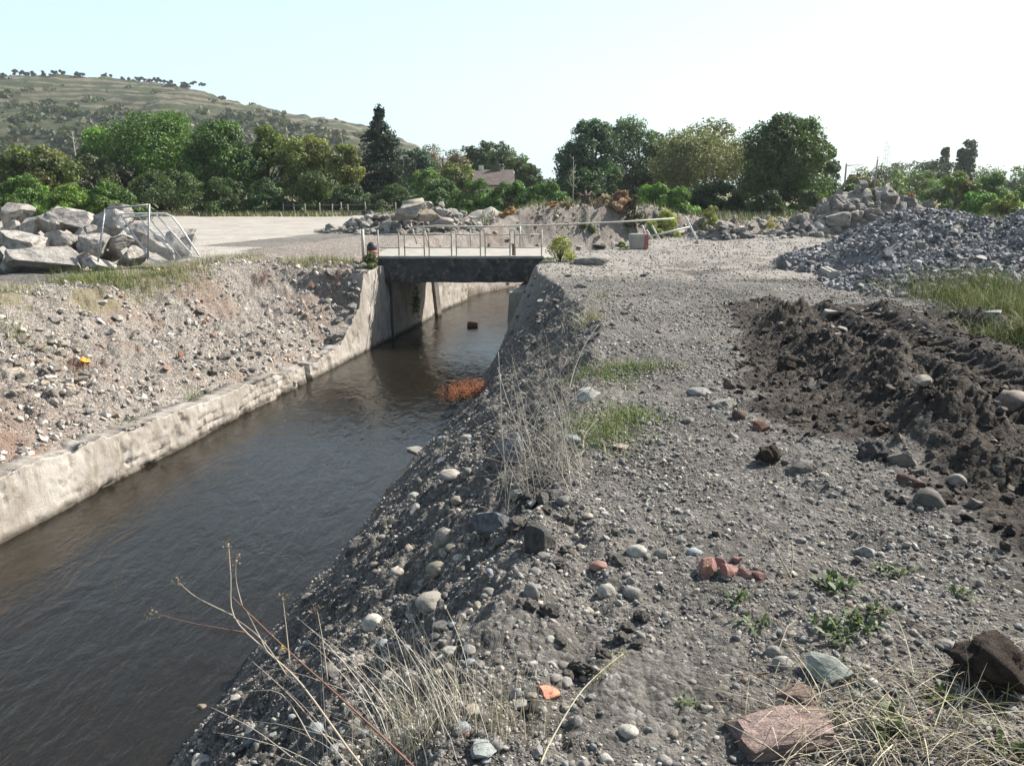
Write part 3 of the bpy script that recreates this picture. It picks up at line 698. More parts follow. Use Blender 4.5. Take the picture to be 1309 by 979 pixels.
tree('tree', 441, 178, 44, 74, 'slim olive tree directly left of the dark spruce', 'oval', (.075, .09, .028), 6000, .15, 18, group=GL)
spruce('spruce_tree', 484, 132, 82, 80, 'tall dark pointed spruce at the end of the left tree row', 5)
GC = 'trees around the house with the steep roof'
tree('cedar_tree', 528, 188, 56, 104, 'dark blue green cedar just right of the spruce', 'oval', (.022, .045, .030), 6000, .2, 21, group=GC)
tree('tree', 566, 180, 54, 108, 'brownish thin topped tree left of the steep roofed house', 'round', (.085, .075, .05), 5500, .17, 22, group=GC, col2=(.13, .11, .08))
tree('tree', 585, 205, 46, 96, 'yellowish olive tree close to the left end of the house roof', 'round', (.07, .085, .028), 5000, .18, 23, group=GC)
tree('tree', 614, 176, 50, 112, 'dark tree rising directly behind the little roof spire', 'round', (.024, .045, .020), 6500, .2, 24, group=GC)
tree('tree', 651, 177, 58, 106, 'big rounded green tree behind the right end of the house', 'round', (.035, .06, .022), 8000, .19, 25, group=GC, nlobe=22)
tree('tree', 676, 205, 30, 104, 'low tree stepping down right of the house gable', 'oval', (.04, .06, .025), 3500, .18, 26, group=GC)
tree('tree', 545, 214, 50, 88, 'light green young tree in front of the brownish tree', 'oval', (.05, .10, .02), 4500, .16, 27, group=GC)
tree('tree', 700, 228, 34, 120, 'small distant tree in the gap between the house and the right trees', 'round', DRK, 1800, .2, 28, group=GC)
GR = 'trees on the right behind the berm'
tree('tree', 757, 148, 72, 84, 'dark green tree with a ragged left side, first of the right group', 'oval', (.026, .052, .026), 12000, .18, 31, group=GR, nlobe=34)
tree('tree', 818, 149, 92, 92, 'broad dark green tree, second from the left in the right group', 'round', (.028, .052, .026), 14000, .18, 32, group=GR, nlobe=36)
tree('tree', 741, 215, 54, 80, 'low dark tree at the left foot of the right group', 'round', DRK, 4500, .18, 47, group=GR)
tree('tree', 905, 150, 112, 82, 'yellowish olive tree with an airy top in the middle of the right group', 'round', (.072, .082, .032), 13000, .16, 34, group=GR, nlobe=34, crown0=.2, col2=(.12, .115, .05))
tree('tree', 870, 172, 50, 90, 'green tree seen between the dark broad tree and the olive tree', 'oval', (.04, .062, .028), 5000, .18, 35, group=GR)
tree('tree', 1010, 135, 104, 66, 'tallest dense green tree of the right group with a sunlit right side', 'oval', (.030, .055, .018), 20000, .15, 36, group=GR, nlobe=46, crown0=.06)
tree('tree', 1054, 172, 48, 72, 'blue green tree tucked behind the right side of the tallest right tree', 'oval', (.030, .055, .028), 7000, .16, 37, group=GR)
tree('shrub', 912, 232, 66, 66, 'very dark low shrub under the olive tree beside the cutting', 'round', (.014, .030, .012), 5000, .14, 38, cat='shrub', crown0=.03)
# bare young tree at the left of the right group
def bare_tree(px, py_top, py_base, Y, label, seed, spread=.5, r=.06, mat='palebark', name='bare_tree', nb=14, zb=None):
    rg = random.Random(seed); p = at(px, py_top, Y); zb = (HZ(p.x, Y) if Y < 70 else 0.) if zb is None else zb; h = p.z - zb
    root = empty(name, (p.x, Y, zb), label, 'tree'); mb = MB(); mb.tube([(0, 0, -.2), (.05, 0, h * .5), (0, .05, h)], [r, r * .7, r * .2], 6); mb.build('trunk', M[mat], root)
    mb = MB()
    for k in range(nb):
        t = rg.uniform(.3, .97); a = rg.uniform(0, 6.28); L = spread * h * .35 * rg.uniform(.5, 1) * (1.3 - t)
        q = Vector((0, 0, h * t)); e = q + Vector((math.cos(a) * L, math.sin(a) * L, L * .9)); m_ = (q + e) / 2 + Vector((0, 0, -L * .1)); mb.tube([q, m_, e], [r * .4, r * .25, r * .08], 4)
        for _ in range(3):
            a2 = a + rg.uniform(-1, 1); mb.tube([m_.lerp(e, rg.random()), m_ + Vector((math.cos(a2) * L * .5, math.sin(a2) * L * .5, L * .7))], [r * .15, r * .05], 3)
    mb.build('branches', M[mat], root)
bare_tree(733, 200, 255, 74, 'thin pale bare sapling in front of the dark trees right of the gap', 3, .6, .075)
bare_tree(92, 168, 215, 88, 'bare pale dead trunk standing between trees on the far left', 4, .5, .10)
bare_tree(437, 0 + 176, 240, 96, 'thin bare grey treetop beside the slim olive tree', 6, .3, .08)

# feathery shrubs
def feather_shrub(px, top, wpx, Y, label, seed, col, group=None, n=6000, leaf=.12, name='shrub', zb=None):
    return tree(name, px, top, wpx, Y, label, 'dome', col, n, leaf, seed, crown0=.0, group=group, cat='shrub', nlobe=20, trunk=.02, col2=(col[0] * 1.5, col[1] * 1.35, col[2] * 1.2), zbase=zb)
GS = 'bright green feathery shrubs along the back of the yard'
SHR = [(-40, 232, 110, 56, 'bright green feathery shrub cut by the left edge of the photo', (.045, .12, .018)),
       (28, 228, 90, 58, 'bright green shrub behind the leftmost pale boulders', (.05, .135, .018)),
       (85, 238, 70, 55, 'yellow green low shrub above the biggest flat boulder', (.065, .15, .018)),
       (130, 233, 78, 57, 'bright green shrub directly behind the leaning metal frame', (.05, .13, .02)),
       (212, 219, 110, 66, 'wide mid green shrub right of the metal frame', (.03, .075, .018)),
       (285, 232, 80, 67, 'mid green shrub below the ragged split tree', (.034, .085, .02)),
       (337, 232, 58, 67, 'rounded mid green shrub below the narrow tree', (.03, .085, .024)),
       (402, 220, 54, 68, 'lighter green pointed shrub below the domed olive tree', (.045, .10, .022)),
       (448, 240, 56, 68, 'low green shrub at the foot of the slim olive tree', (.03, .075, .02)),
       (505, 240, 70, 68, 'low green shrub at the foot of the spruce', (.03, .075, .02)),
       (560, 232, 80, 66, 'green feathery shrub above the left concrete rubble heap', (.034, .095, .022)),
       (610, 234, 70, 64, 'green shrub in front of the house wall', (.036, .105, .02)),
       (655, 236, 80, 63, 'bright green feathery shrub below the house gable', (.04, .12, .02)),
       (700, 238, 60, 63, 'bright green feathery shrub at the right end of the long thicket', (.04, .125, .02)),
       (838, 240, 62, 60, 'vivid green low shrub above the berm between the dark trees', (.06, .17, .02)),
       (868, 243, 40, 60, 'small vivid green shrub left of the very dark shrub', (.055, .15, .02))]
for i, (px, top, w, Y, lab, c) in enumerate(SHR): feather_shrub(px, top - 6, w * 1.3, Y, lab, 60 + i, (c[0] * .80 + .008, c[1] * .64 + .004, c[2] * 1.0), GS, 8000 if w > 75 else 6000)
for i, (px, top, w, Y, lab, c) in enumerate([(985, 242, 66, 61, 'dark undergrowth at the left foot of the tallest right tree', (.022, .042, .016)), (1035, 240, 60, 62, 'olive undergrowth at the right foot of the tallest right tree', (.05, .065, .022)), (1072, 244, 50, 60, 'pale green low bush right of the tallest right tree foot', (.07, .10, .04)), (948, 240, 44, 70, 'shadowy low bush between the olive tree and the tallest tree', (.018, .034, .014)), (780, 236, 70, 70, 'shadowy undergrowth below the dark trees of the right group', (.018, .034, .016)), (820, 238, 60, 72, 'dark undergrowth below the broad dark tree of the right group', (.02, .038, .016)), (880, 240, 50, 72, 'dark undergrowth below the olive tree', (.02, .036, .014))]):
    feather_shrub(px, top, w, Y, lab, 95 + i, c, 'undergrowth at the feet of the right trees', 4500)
GF = 'bushes and trees beyond the right heaps'
FR = [(1085, 232, 60, 70, 'grey green bush directly right of the tallest tree', (.05, .085, .04), 3500),
      (1120, 206, 60, 150, 'distant dark tree right of the tallest tree on the skyline', (.035, .05, .028), 2500),
      (1100, 222, 90, 105, 'dull olive thicket behind the broken slab heap', (.07, .072, .035), 4500),
      (1165, 218, 110, 120, 'pale green thicket beyond the broken slab heap', (.06, .095, .03), 4500),
      (1158, 206, 50, 160, 'pale round distant tree left of the poplars', (.05, .06, .035), 2200),
      (1200, 204, 60, 150, 'dark distant tree clump below the poplars', (.025, .045, .022), 3500),
      (1135, 240, 60, 62, 'yellowish shrub right behind the peak of the slab heap', (.10, .10, .03), 3500),
      (1162, 240, 38, 60, 'rusty brown dying bush behind the stone heap', (.13, .065, .04), 3000),
      (1185, 250, 34, 58, 'small yellow green shrub right of the rusty bush', (.08, .12, .03), 2200),
      (1225, 218, 86, 72, 'spreading green tree with yellow tips behind the stone heap', (.045, .085, .02), 7500),
      (1268, 222, 76, 76, 'mid green spreading tree near the right edge', (.04, .08, .02), 6500),
      (1258, 242, 84, 60, 'bright green low shrub in front of the spreading trees', (.055, .12, .024), 5000),
      (1310, 238, 70, 62, 'pale green shrub cut by the right edge of the photo', (.07, .12, .035), 4500),
      (1300, 210, 70, 130, 'distant blue green tree at the right edge', (.045, .07, .035), 3000),
      (1390, 214, 130, 100, 'wide green tree beyond the right edge', (.045, .08, .03), 4000),
      (1250, 208, 60, 170, 'far pale tree right of the tall poplar', (.05, .07, .035), 2200),
      (1110, 240, 70, 78, 'soft green thicket left of the peak of the slab heap', (.06, .11, .03), 4500), (1195, 236, 70, 84, 'soft green thicket behind the rusty bush', (.06, .11, .035), 4500), (1245, 236, 90, 92, 'light green thicket seen between the spreading trees', (.065, .115, .035), 4500), (1290, 246, 60, 57, 'yellow green brush just left of the right edge', (.10, .13, .04), 3500), (1340, 225, 90, 80, 'tall green bush beyond the right edge', (.05, .09, .03), 4500)]
for i, (px, top, w, Y, lab, c, n) in enumerate(FR): tree('bush', px, top, w, Y, lab, 'dome' if Y < 110 else 'round', c, n, .13 if Y < 100 else .24, 130 + i, crown0=.0, group=GF, cat='bush', nlobe=18, col2=((.12, .10, .03) if 'yellow tips' in lab else None))
GP = 'dark poplars on the right skyline'
for i, (px, top, w, lab) in enumerate([(1242, 172, 15, 'tallest dark poplar on the right skyline'), (1230, 182, 8, 'slim poplar just left of the tallest poplar'), (1210, 183, 10, 'thin pale poplar furthest left of the three')]):
    tree('poplar_tree', px, top, w, 150, lab, 'poplar', (.02, .035, .016) if i < 2 else (.05, .06, .035), 2600, .26, 170 + i, crown0=.05, group=GP, nlobe=70, zbase=0)

# far ground cover
def hill_bushes():
    rg = np.random.default_rng(3); n1, n2 = HV.shape[:2]; mb = MB(); N_ = 7500
    ii = rg.integers(2, n1 - 2, N_); jj = rg.integers(8, 158, N_)
    keep = (HWOOD[ii, jj] + .18 * rg.random(N_) > rg.random(N_)) & (np.abs(HA[ii] + R(16)) < R(24)); ii, jj = ii[keep], jj[keep]
    C = HV[ii, jj]; n = len(C); k = 26; sz = rg.uniform(1.0, 3.0, n) ** 1.35
    dirs = rg.normal(size=(n, k, 3)); dirs /= np.linalg.norm(dirs, axis=2)[..., None]; dirs[..., 2] = np.abs(dirs[..., 2]) * .6
    P = C[:, None] + dirs * sz[:, None, None] * rg.uniform(.6, 1.1, (n, k, 1)); base = np.array((.04, .058, .022)) * rg.uniform(.55, 1.5, (n, 1)) * np.array([1, 1, 1]) + np.array((.03, .01, 0)) * rg.random((n, 1))
    cols = np.repeat(base, k, 0) * rg.uniform(.7, 1.3, (n * k, 1))
    leaves(mb, P.reshape(-1, 3), np.repeat(sz * .38, k), rg, cols, nrm=dirs.reshape(-1, 3))
    o = mb.build('hillside_shrubbery', M['leaf'], smooth=False); tag(o, 'scrub and woodland covering the lower hillside', 'shrubbery', kind='stuff')
hill_bushes()
GH = 'small trees on the hill skyline'
def hill_tree(px, w_m, h_m, label, seed, stretch=1., group=GH):
    az = math.atan2(ray(px, 120)[0], ray(px, 120)[1]); i = int(np.argmin(np.abs(HA - az))); j = int(np.argmax(HV[i, :, 2] / np.hypot(HV[i, :, 0], HV[i, :, 1])))
    c = HV[i, j]; rg = np.random.default_rng(seed); root = empty('hilltop_tree', tuple(c), label, 'tree', group)
    P, dirs, idx, L = crown_points(rg, 500, 0, 0, .4, h_m, w_m, 'round', 8); P[:, 0] *= stretch
    mb = MB(); leaves(mb, P, .8, rg, np.array((.03, .05, .02)) * rg.uniform(.6, 1.4, (500, 1)), nrm=dirs); mb.build('crown', M['leaf'], root, smooth=False)
    mb = MB(); mb.tube([(0, 0, -1), (0, 0, h_m * .6)], [.4, .15], 5); mb.build('trunk', M['bark'], root)
for i, (px, w, h, lab) in enumerate([(5, 8, 3, 'small tree on the hill skyline at the left edge'), (27, 13, 5.5, 'round dark tree, first big one on the hill skyline'), (40, 11, 4.5, 'dark tree touching the first big one on the hill skyline'),
        (64, 12, 4.5, 'dark skyline tree above the quarry face'), (76, 10, 4, 'lower skyline tree right of the quarry face'), (107, 8, 4.5, 'lone small tree on the middle of the hill skyline'), (137, 8, 3, 'low bush on the hill skyline'), (160, 6, 2.5, 'tiny bush on the hill skyline'),
        (188, 15, 6, 'pale tree group on the hill skyline left of the knoll'), (203, 10, 5, 'smaller tree right of the pale group on the skyline'), (216, 8, 4, 'small dark tree just before the knoll hedge')]):
    hill_tree(px, w * 1.0, h * .55, lab, 300 + i)
hill_tree(243, 10, 4, 'long clipped hedge on the knoll of the hill skyline', 330, 2.6, None)
def pole(px, py, hpx, Y, label, r=.25, cross=True, name='utility_pole'):
    if Y > 400:
        az = math.atan2(ray(px, 150)[0], ray(px, 150)[1]); i = int(np.argmin(np.abs(HA - az))); j = int(np.argmax(HV[i, :, 2] / np.hypot(HV[i, :, 0], HV[i, :, 1]))); c = Vector(HV[i, j]); Y = c.y
    else: c = at(px, py, Y); c.z = 0
    h = at(px, py - hpx, Y).z - c.z; root = empty(name, c, label, 'pole'); mb = MB(); mb.tube([(0, 0, -1), (0, 0, h)], [r, r * .6], 6); mb.build('mast', M['wood'], root)
    if cross: mb = MB(); mb.box((0, 0, h * .88), (h * .25, r, r)); mb.build('crossarm', M['wood'], root)
pole(415, 160, 12, 660, 'thin pole on the right shoulder of the hill skyline', .3)
def lattice_mast():
    Y = 320; c = at(1133, 205, Y); h = at(1133, 178, Y).z; root = empty('lattice_mast', (c.x, Y, 0), 'faint thin lattice mast above the right trees', 'mast'); mb = MB(); w = 1.2
    for a, b in ((-1, -1), (1, -1), (1, 1), (-1, 1)): mb.tube([(a * w, b * w, 0), (a * w * .6, b * w * .6, h)], .06, 4)
    nb = 14
    for k in range(nb):
        z0, z1 = h * k / nb, h * (k + 1) / nb; s0, s1 = w * (1 - .4 * k / nb), w * (1 - .4 * (k + 1) / nb); sg = 1 if k % 2 else -1
        for y in (-1, 1): mb.tube([(-sg * s0, y * s0, z0), (sg * s1, y * s1, z1)], .045, 3); mb.tube([(-s0, y * s0, z0), (s0, y * s0, z0)], .045, 3)
    mb.build('lattice', M['galv'], root)
lattice_mast()
def house():
    Y = 90; L = at(604, 232, Y).x; Rr = at(656, 232, Y).x; zr = at(632, 218, Y).z; ze = at(632, 237, Y).z; w = Rr - L
    root = empty('house', ((L + Rr) / 2, Y + 3, 0), 'house with a steep brown tiled roof and a small spire behind the thicket', 'house')
    hw = w / 2; dp = 3.2
    mb = MB(); mb.box((0, 0, ze / 2), (w - .4, dp * 2 - .5, ze))
    V = [(hw - .2, -dp + .25, ze), (hw - .2, dp - .25, ze), (hw - .2, 0, zr - .25)]; mb.add(V, np.array([(0, 1, 2)])); V2 = [(-a + 0, b, c) for a, b, c in V]; mb.add(V2, np.array([(2, 1, 0)])); mb.build('wall', M['plaster'], root, False)
    rf = MB(); e = .25
    V = [(-hw - e, -dp - e, ze - .1), (hw + e, -dp - e, ze - .1), (hw + .05, 0, zr), (-hw + .25, 0, zr), (-hw - e, dp + e, ze - .1), (hw + e, dp + e, ze - .1)]
    Vl = V + [(a, b, c + .14) for a, b, c in V]
    rf.add(Vl, [np.array([(6, 7, 8, 9), (10, 9, 8, 11), (3, 2, 1, 0), (5, 2, 3, 4), (0, 1, 7, 6), (5, 4, 10, 11), (1, 2, 8, 7), (2, 5, 11, 8), (4, 3, 9, 10), (3, 0, 6, 9)])])
    ro = rf.build('roof', M['roof'], root, False)
    mb = MB(); xs = at(635, 218, Y).x - (L + Rr) / 2; zt = at(635, 196, Y).z; mb.add([(xs - .5, -.5, zr - .6), (xs + .5, -.5, zr - .6), (xs + .5, .5, zr - .6), (xs - .5, .5, zr - .6), (xs - .25, -.25, zr + (zt - zr) * .35), (xs + .25, -.25, zr + (zt - zr) * .35), (xs + .25, .25, zr + (zt - zr) * .35), (xs - .25, .25, zr + (zt - zr) * .35), (xs, 0, zt - .3)],
        [np.array([(0, 1, 5, 4), (1, 2, 6, 5), (2, 3, 7, 6), (3, 0, 4, 7)]), np.array([(4, 5, 8), (5, 6, 8), (6, 7, 8), (7, 4, 8)])]); mb.build('spire', M['roof'], root, False)
    mb = MB(); mb.box((-1.4, .3, zr + .1), (.5, .5, 1.0)); mb.build('chimney', M['plaster'], root, False)
    mb = MB(); mb.box((hw - .18, -.3, ze * .7), (.06, .8, .9)); mb.build('window', M['glass'], root, False)
    mb = MB()
    for s in (-1, 1): mb.tube([(hw + .02, s * (dp + .1), ze), (hw + .02, 0, zr - .05)], .1, 4)
    mb.build('bargeboard', M['plaster'], root, False)
    # a second pale house just seen between the trunks
    Y = 98; L = at(455, 232, Y).x; Rr = at(472, 232, Y).x; root = empty('house', ((L + Rr) / 2, Y + 3, 0), 'pale walled house barely showing between the slim olive tree and the spruce', 'house'); w = Rr - L + 1.5
    mb = MB(); mb.box((0, 0, 1.9), (w, 5, 3.8)); mb.build('wall', M['plaster'], root, False)
    mb = MB(); mb.add([(-w / 2 - .3, -2.8, 3.75), (w / 2 + .3, -2.8, 3.75), (w / 2 + .3, 2.8, 3.75), (-w / 2 - .3, 2.8, 3.75), (-w / 2 - .3, 0, 5.6), (w / 2 + .3, 0, 5.6)], [np.array([(0, 1, 5, 4), (2, 3, 4, 5), (3, 2, 1, 0)]), np.array([(1, 2, 5), (3, 0, 4)])]); mb.build('roof', M['roof'], root, False)
    mb = MB(); mb.box((0, -2.52, 2.2), (.9, .08, 1.1)); mb.build('window', M['glass'], root, False)
house()
def fence():
    root = empty('wire_fence', (at(420, 265, 66).x, 66, 0), 'row of thin weathered posts with wires in front of the left trees', 'fence'); pts = []
    for i, px in enumerate((362, 376, 390, 408, 424, 436, 445, 467, 480, 505)):
        p = at(px, 262, 66); z = HZ(p.x, 66); mb = MB(); h = .95 + .12 * math.sin(i * 3); mb.tube([(p.x, 66, z - .2), (p.x + .05 * math.sin(i * 5), 66, z + h)], .055, 6); local(mb.build('post', M['wood']), root); pts.append((p.x, 65.93, z))
    mb = MB()
    for hh in (.35, .8): mb.tube([(a, b, c + hh) for a, b, c in pts], .012, 4)
    local(mb.build('wire', M['galv']), root)
fence()

# ------------------------------------------------------------------ loose stones
def rotmats(rg, n, tilt=3.2):
    a, b, c = rg.uniform(0, 2 * math.pi, n), rg.normal(0, tilt, n), rg.normal(0, tilt, n)
    def m(ax, t):
        Mx = np.zeros((n, 3, 3)); i, j = [(1, 2), (0, 2), (0, 1)][ax]; Mx[:, ax, ax] = 1; Mx[:, i, i] = np.cos(t); Mx[:, j, j] = np.cos(t); Mx[:, i, j] = -np.sin(t); Mx[:, j, i] = np.sin(t); return Mx
    return m(0, b) @ m(1, c) @ m(2, a)
def stones_mesh(rg, P, size, cols, sub, tilt=.4, jit=.10, flat=(.4, .8), cuts=6):
    n = len(P); V, Fc = ico(sub); nv = len(V)
    # a few differently cut master shapes
    masters = []
    for k in range(10):
        Vk = V.copy()
        for _ in range(cuts if sub > 1 else 0):
            q = rg.normal(size=3); q /= np.linalg.norm(q); hard = cuts > 7 or k % 2; Vk -= np.clip(Vk @ q - rg.uniform(.35 if hard else .6, .8 if hard else .9), 0, None)[:, None] * q
        masters.append(Vk * (1 + jit * rg.normal(size=(nv, 1))))
    Mx = np.array(masters)[rg.integers(0, 10, n)]
    sc = np.stack([size, size * rg.uniform(.6, .95, n), size * rg.uniform(flat[0], flat[1], n)], -1)
    Mx = Mx * sc[:, None, :]; Mx = np.einsum('nij,nvj->nvi', rotmats(rg, n, tilt), Mx) + P[:, None, :]
    Fi = (Fc[None] + (np.arange(n) * nv)[:, None, None]).reshape(-1, 3)
    return Mx.reshape(-1, 3), Fi, np.repeat(cols, nv, 0)
PAL = np.array([(.16, .152, .142), (.20, .19, .175), (.26, .25, .23), (.33, .31, .275), (.12, .118, .115), (.17, .18, .185), (.20, .15, .12), (.40, .385, .35)])
PW = np.array([.24, .24, .16, .07, .15, .09, .03, .02])
def gravel():
    rg = np.random.default_rng(42); n = 330000
    a = rg.uniform(R(-41), R(41), n); r = np.exp(rg.uniform(math.log(1.3), math.log(38), n)); x = np.sin(a) * r; y = np.cos(a) * r - .2
    d, cy = canal(x, y); hw = halfw(cy); d2 = -d - hw; ok = (d > hw + .0) | (d2 > .5)
    ok &= ~((d < 0) & (d2 > 6.5) & (rg.random(n) > .12)) & ~((d > 0) & (y > 17) & (rg.random(n) > .55))
    ok &= ~((x > -4.3) & (x < 1.1) & (y > 24.6) & (y < 29.8))
    sdv = poly_sd(x, y, SOIL); insoil = sdv < .1; ok &= ~(insoil & (rg.random(n) > .16))
    dens = fbm(x, y, .8, 3, 99); ok &= (rg.random(n) < .62 + .7 * dens)
    x, y, r, d, d2, insoil = x[ok], y[ok], r[ok], d[ok], d2[ok], insoil[ok]; n = len(x)
    smin = np.maximum(.0026, .00072 * r); size = np.minimum(smin * (1 - rg.random(n)) ** (-1 / 1.95), .014 + .018 * rg.random(n) + .00035 * r)
    z = height(x, y); 
    ci = rg.choice(len(PAL), n, p=PW / PW.sum()); cols = PAL[ci] * rg.uniform(.7, 1.25, (n, 1))
    left = d < 0; cols[left] = cols[left] * 1.5 * np.array([1.04, 1, .95]); cols[insoil] = cols[insoil] * .35 * np.array([1.05, 1, .95])
    wet = z < WATER + .05; cols[wet] *= .4; size = np.where(left, size * .55, size)
    P = np.stack([x, y, z + size * .18], -1)
    big = size > .0035 * r
    for m, sub in ((big, 2), (~big, 1)):
        V, Fi, C = stones_mesh(rg, P[m], size[m], cols[m] * 1.12 * np.array([1.03, 1, .96]), sub, .35, .085 if sub == 2 else .18)
        o = from_np('gravel', V, Fi, M['gravel'], col=C); tag(o, 'loose grey gravel and pebbles strewn over banks and track' if sub == 2 else 'fine grey grit strewn over banks and track', 'gravel', kind='stuff')
gravel()
def bank_fragments():
    # pale angular demolition crumbs on the left bank
    rg = np.random.default_rng(43); n = 22000; y = rg.uniform(8, 24.5, n); off = rg.uniform(.35, 5.5, n)
    cp = np.array([canal_pt(v, -float(halfw(v)) - o) for v, o in zip(y, off)]); x, y = cp[:, 0], cp[:, 1]
    keep = rg.random(n) < .35 + .9 * fbm(x, y, .6, 3, 98) + .35 * (off < 1.6); x, y = x[keep], y[keep]; n = len(x)
    size = np.minimum(.014 * (1 - rg.random(n)) ** (-1 / 1.8), .10); z = height(x, y)
    cols = np.array([(.36, .33, .295)]) * rg.uniform(.55, 1.35, (n, 1)); rd = rg.random(n) < .06; cols[rd] = (.28, .15, .10)
    V, Fi, C = stones_mesh(rg, np.stack([x, y, z + size * .2], -1), size, cols, 2, .8, .07, (.4, .9), 10)
    o = from_np('rubble_crumbs', V, Fi, M['gravel'], col=C, smooth=False); tag(o, 'pale broken concrete crumbs covering the left bank', 'rubble', kind='stuff')
bank_fragments()
def berm_fragments():
    rg = np.random.default_rng(44); out = []
    n = 9000; x = rg.uniform(-6, 22, n); y = rg.uniform(29, 56, n); d, cy = canal(x, y); d2 = -d - halfw(cy)
    k = ((d < 0) & (d2 > .3) & (d2 < 9) & (x > -4)) | ((d > halfw(cy) + .3) & (d < halfw(cy) + 3)); k &= rg.random(n) < .6 + .8 * fbm(x, y, .5, 3, 97); x, y = x[k], y[k]; n = len(x)
    size = np.minimum(.03 * (1 - rg.random(n)) ** (-1 / 1.8), .15); cols = np.array([(.30, .27, .235)]) * rg.uniform(.5, 1.3, (n, 1))
    V, Fi, C = stones_mesh(rg, np.stack([x, y, height(x, y) + size * .15], -1), size, cols, 2, .8, .07, (.4, .9), 10)
    o = from_np('berm_rubble', V, Fi, M['gravel'], col=C, smooth=False); tag(o, 'small rubble scattered over the earth bank beyond the bridge', 'rubble', kind='stuff')
    n = 2200; px = rg.uniform(-9, 22, n); y = rg.uniform(44, 62, n); k = rg.random(n) < .5 + fbm(px, y, .3, 3, 96); x, y = px[k], y[k]; n = len(x); k = x > -5; x, y = x[k], y[k]; n = len(x)
    size = rg.uniform(.05, .15, n); cols = np.array([(.31, .285, .25)]) * rg.uniform(.6, 1.3, (n, 1))
    V, Fi, C = stones_mesh(rg, np.stack([x, y, height(x, y) + size * .15], -1), size, cols, 2, .8, .07, (.4, .9), 10)
    o = from_np('yard_rubble', V, Fi, M['gravel'], col=C, smooth=False); tag(o, 'pale rubble crumbs on the ground behind the earth bank', 'rubble', kind='stuff')
berm_fragments()
def soil_crumbs():
    rg = np.random.default_rng(46); n = 26000; x = rg.uniform(2, 10, n); y = rg.uniform(2, 16, n); sd_ = poly_sd(x, y, SOIL); k = (sd_ < .12 + .25 * rg.random(n)) & (rg.random(n) < .55 + .9 * fbm(x, y, 1.1, 3, 94)) & (x / y < .9); x, y = x[k], y[k]; n = len(x)
    tt_ = x - track_x(y); ont = np.zeros(n, bool)
    for off in (.75, 1.75, 3.0, 4.1, 5.3): ont |= np.abs(tt_ - off) < .36
    k = ~ont | (rg.random(n) < .12); x, y = x[k], y[k]; n = len(x)
    size = np.minimum(.010 * (1 - rg.random(n)) ** (-1 / 1.9), .06); cols = np.array([(.050, .041, .034)]) * rg.uniform(.5, 1.7, (n, 1))
    V, Fi, C = stones_mesh(rg, np.stack([x, y, height(x, y) + size * .15], -1), size, cols, 2, .8, .12, (.5, .9), 8)
    o = from_np('earth_crumbs', V, Fi, M['gravel'], col=C, smooth=False); tag(o, 'dark crumbs of earth strewn over the dug soil', 'earth', kind='stuff')
soil_crumbs()
def stone_heap():
    rg = np.random.default_rng(45); n = 26000; x = rg.uniform(6.5, 24, n); y = rg.uniform(14.5, 27, n)
    best = np.zeros(n)
    for i in STONE_HEAPS:
        hx, hy, rx, ry, h = HEAPS[i]; q = np.sqrt(((x - hx) / rx) ** 2 + ((y - hy) / ry) ** 2); best = np.maximum(best, 1.06 - q)
    k = (best > 0) & (rg.random(n) < .35 + best * 6); k &= (x / y < .80); x, y = x[k], y[k]; n = len(x); size = rg.uniform(.045, .10, n) * np.where(rg.random(n) < .12, 1.5, 1)
    z = height(x, y) + rg.uniform(-.02, .05, n); base = np.array([(.16, .157, .165), (.21, .204, .21), (.28, .27, .27), (.09, .089, .096), (.36, .345, .33)])
    cols = base[rg.choice(5, n, p=[.32, .3, .18, .15, .05])] * rg.uniform(.75, 1.25, (n, 1))
    dist = np.hypot(x, y); order = np.argsort(dist / size * .09); one = order[:300]; rest = order[300:]
    V, Fi, C = stones_mesh(rg, np.stack([x, y, z], -1)[rest], size[rest], cols[rest], 2, 1.5, .09, (.5, .95), 11)
    o = from_np('crushed_stone', V, Fi, M['heapstone'], col=C, smooth=False); tag(o, 'rest of the heap of blue grey crushed stone on the right', 'crushed stone', kind='stuff')
    for j in one:
        s = size[j]; me = P_SHARD[j % 6]; stone('heap_stone', me, (x[j], y[j], z[j]), (s * 2, s * 1.6, s * 1.3), rg.uniform(0, 6.28), rg.normal() * .5, tuple(cols[j] * 1.1), 'fist sized blue grey crushed stone on the near face of the right heap', 'stone', 'crushed stones of the right heap')
stone_heap()

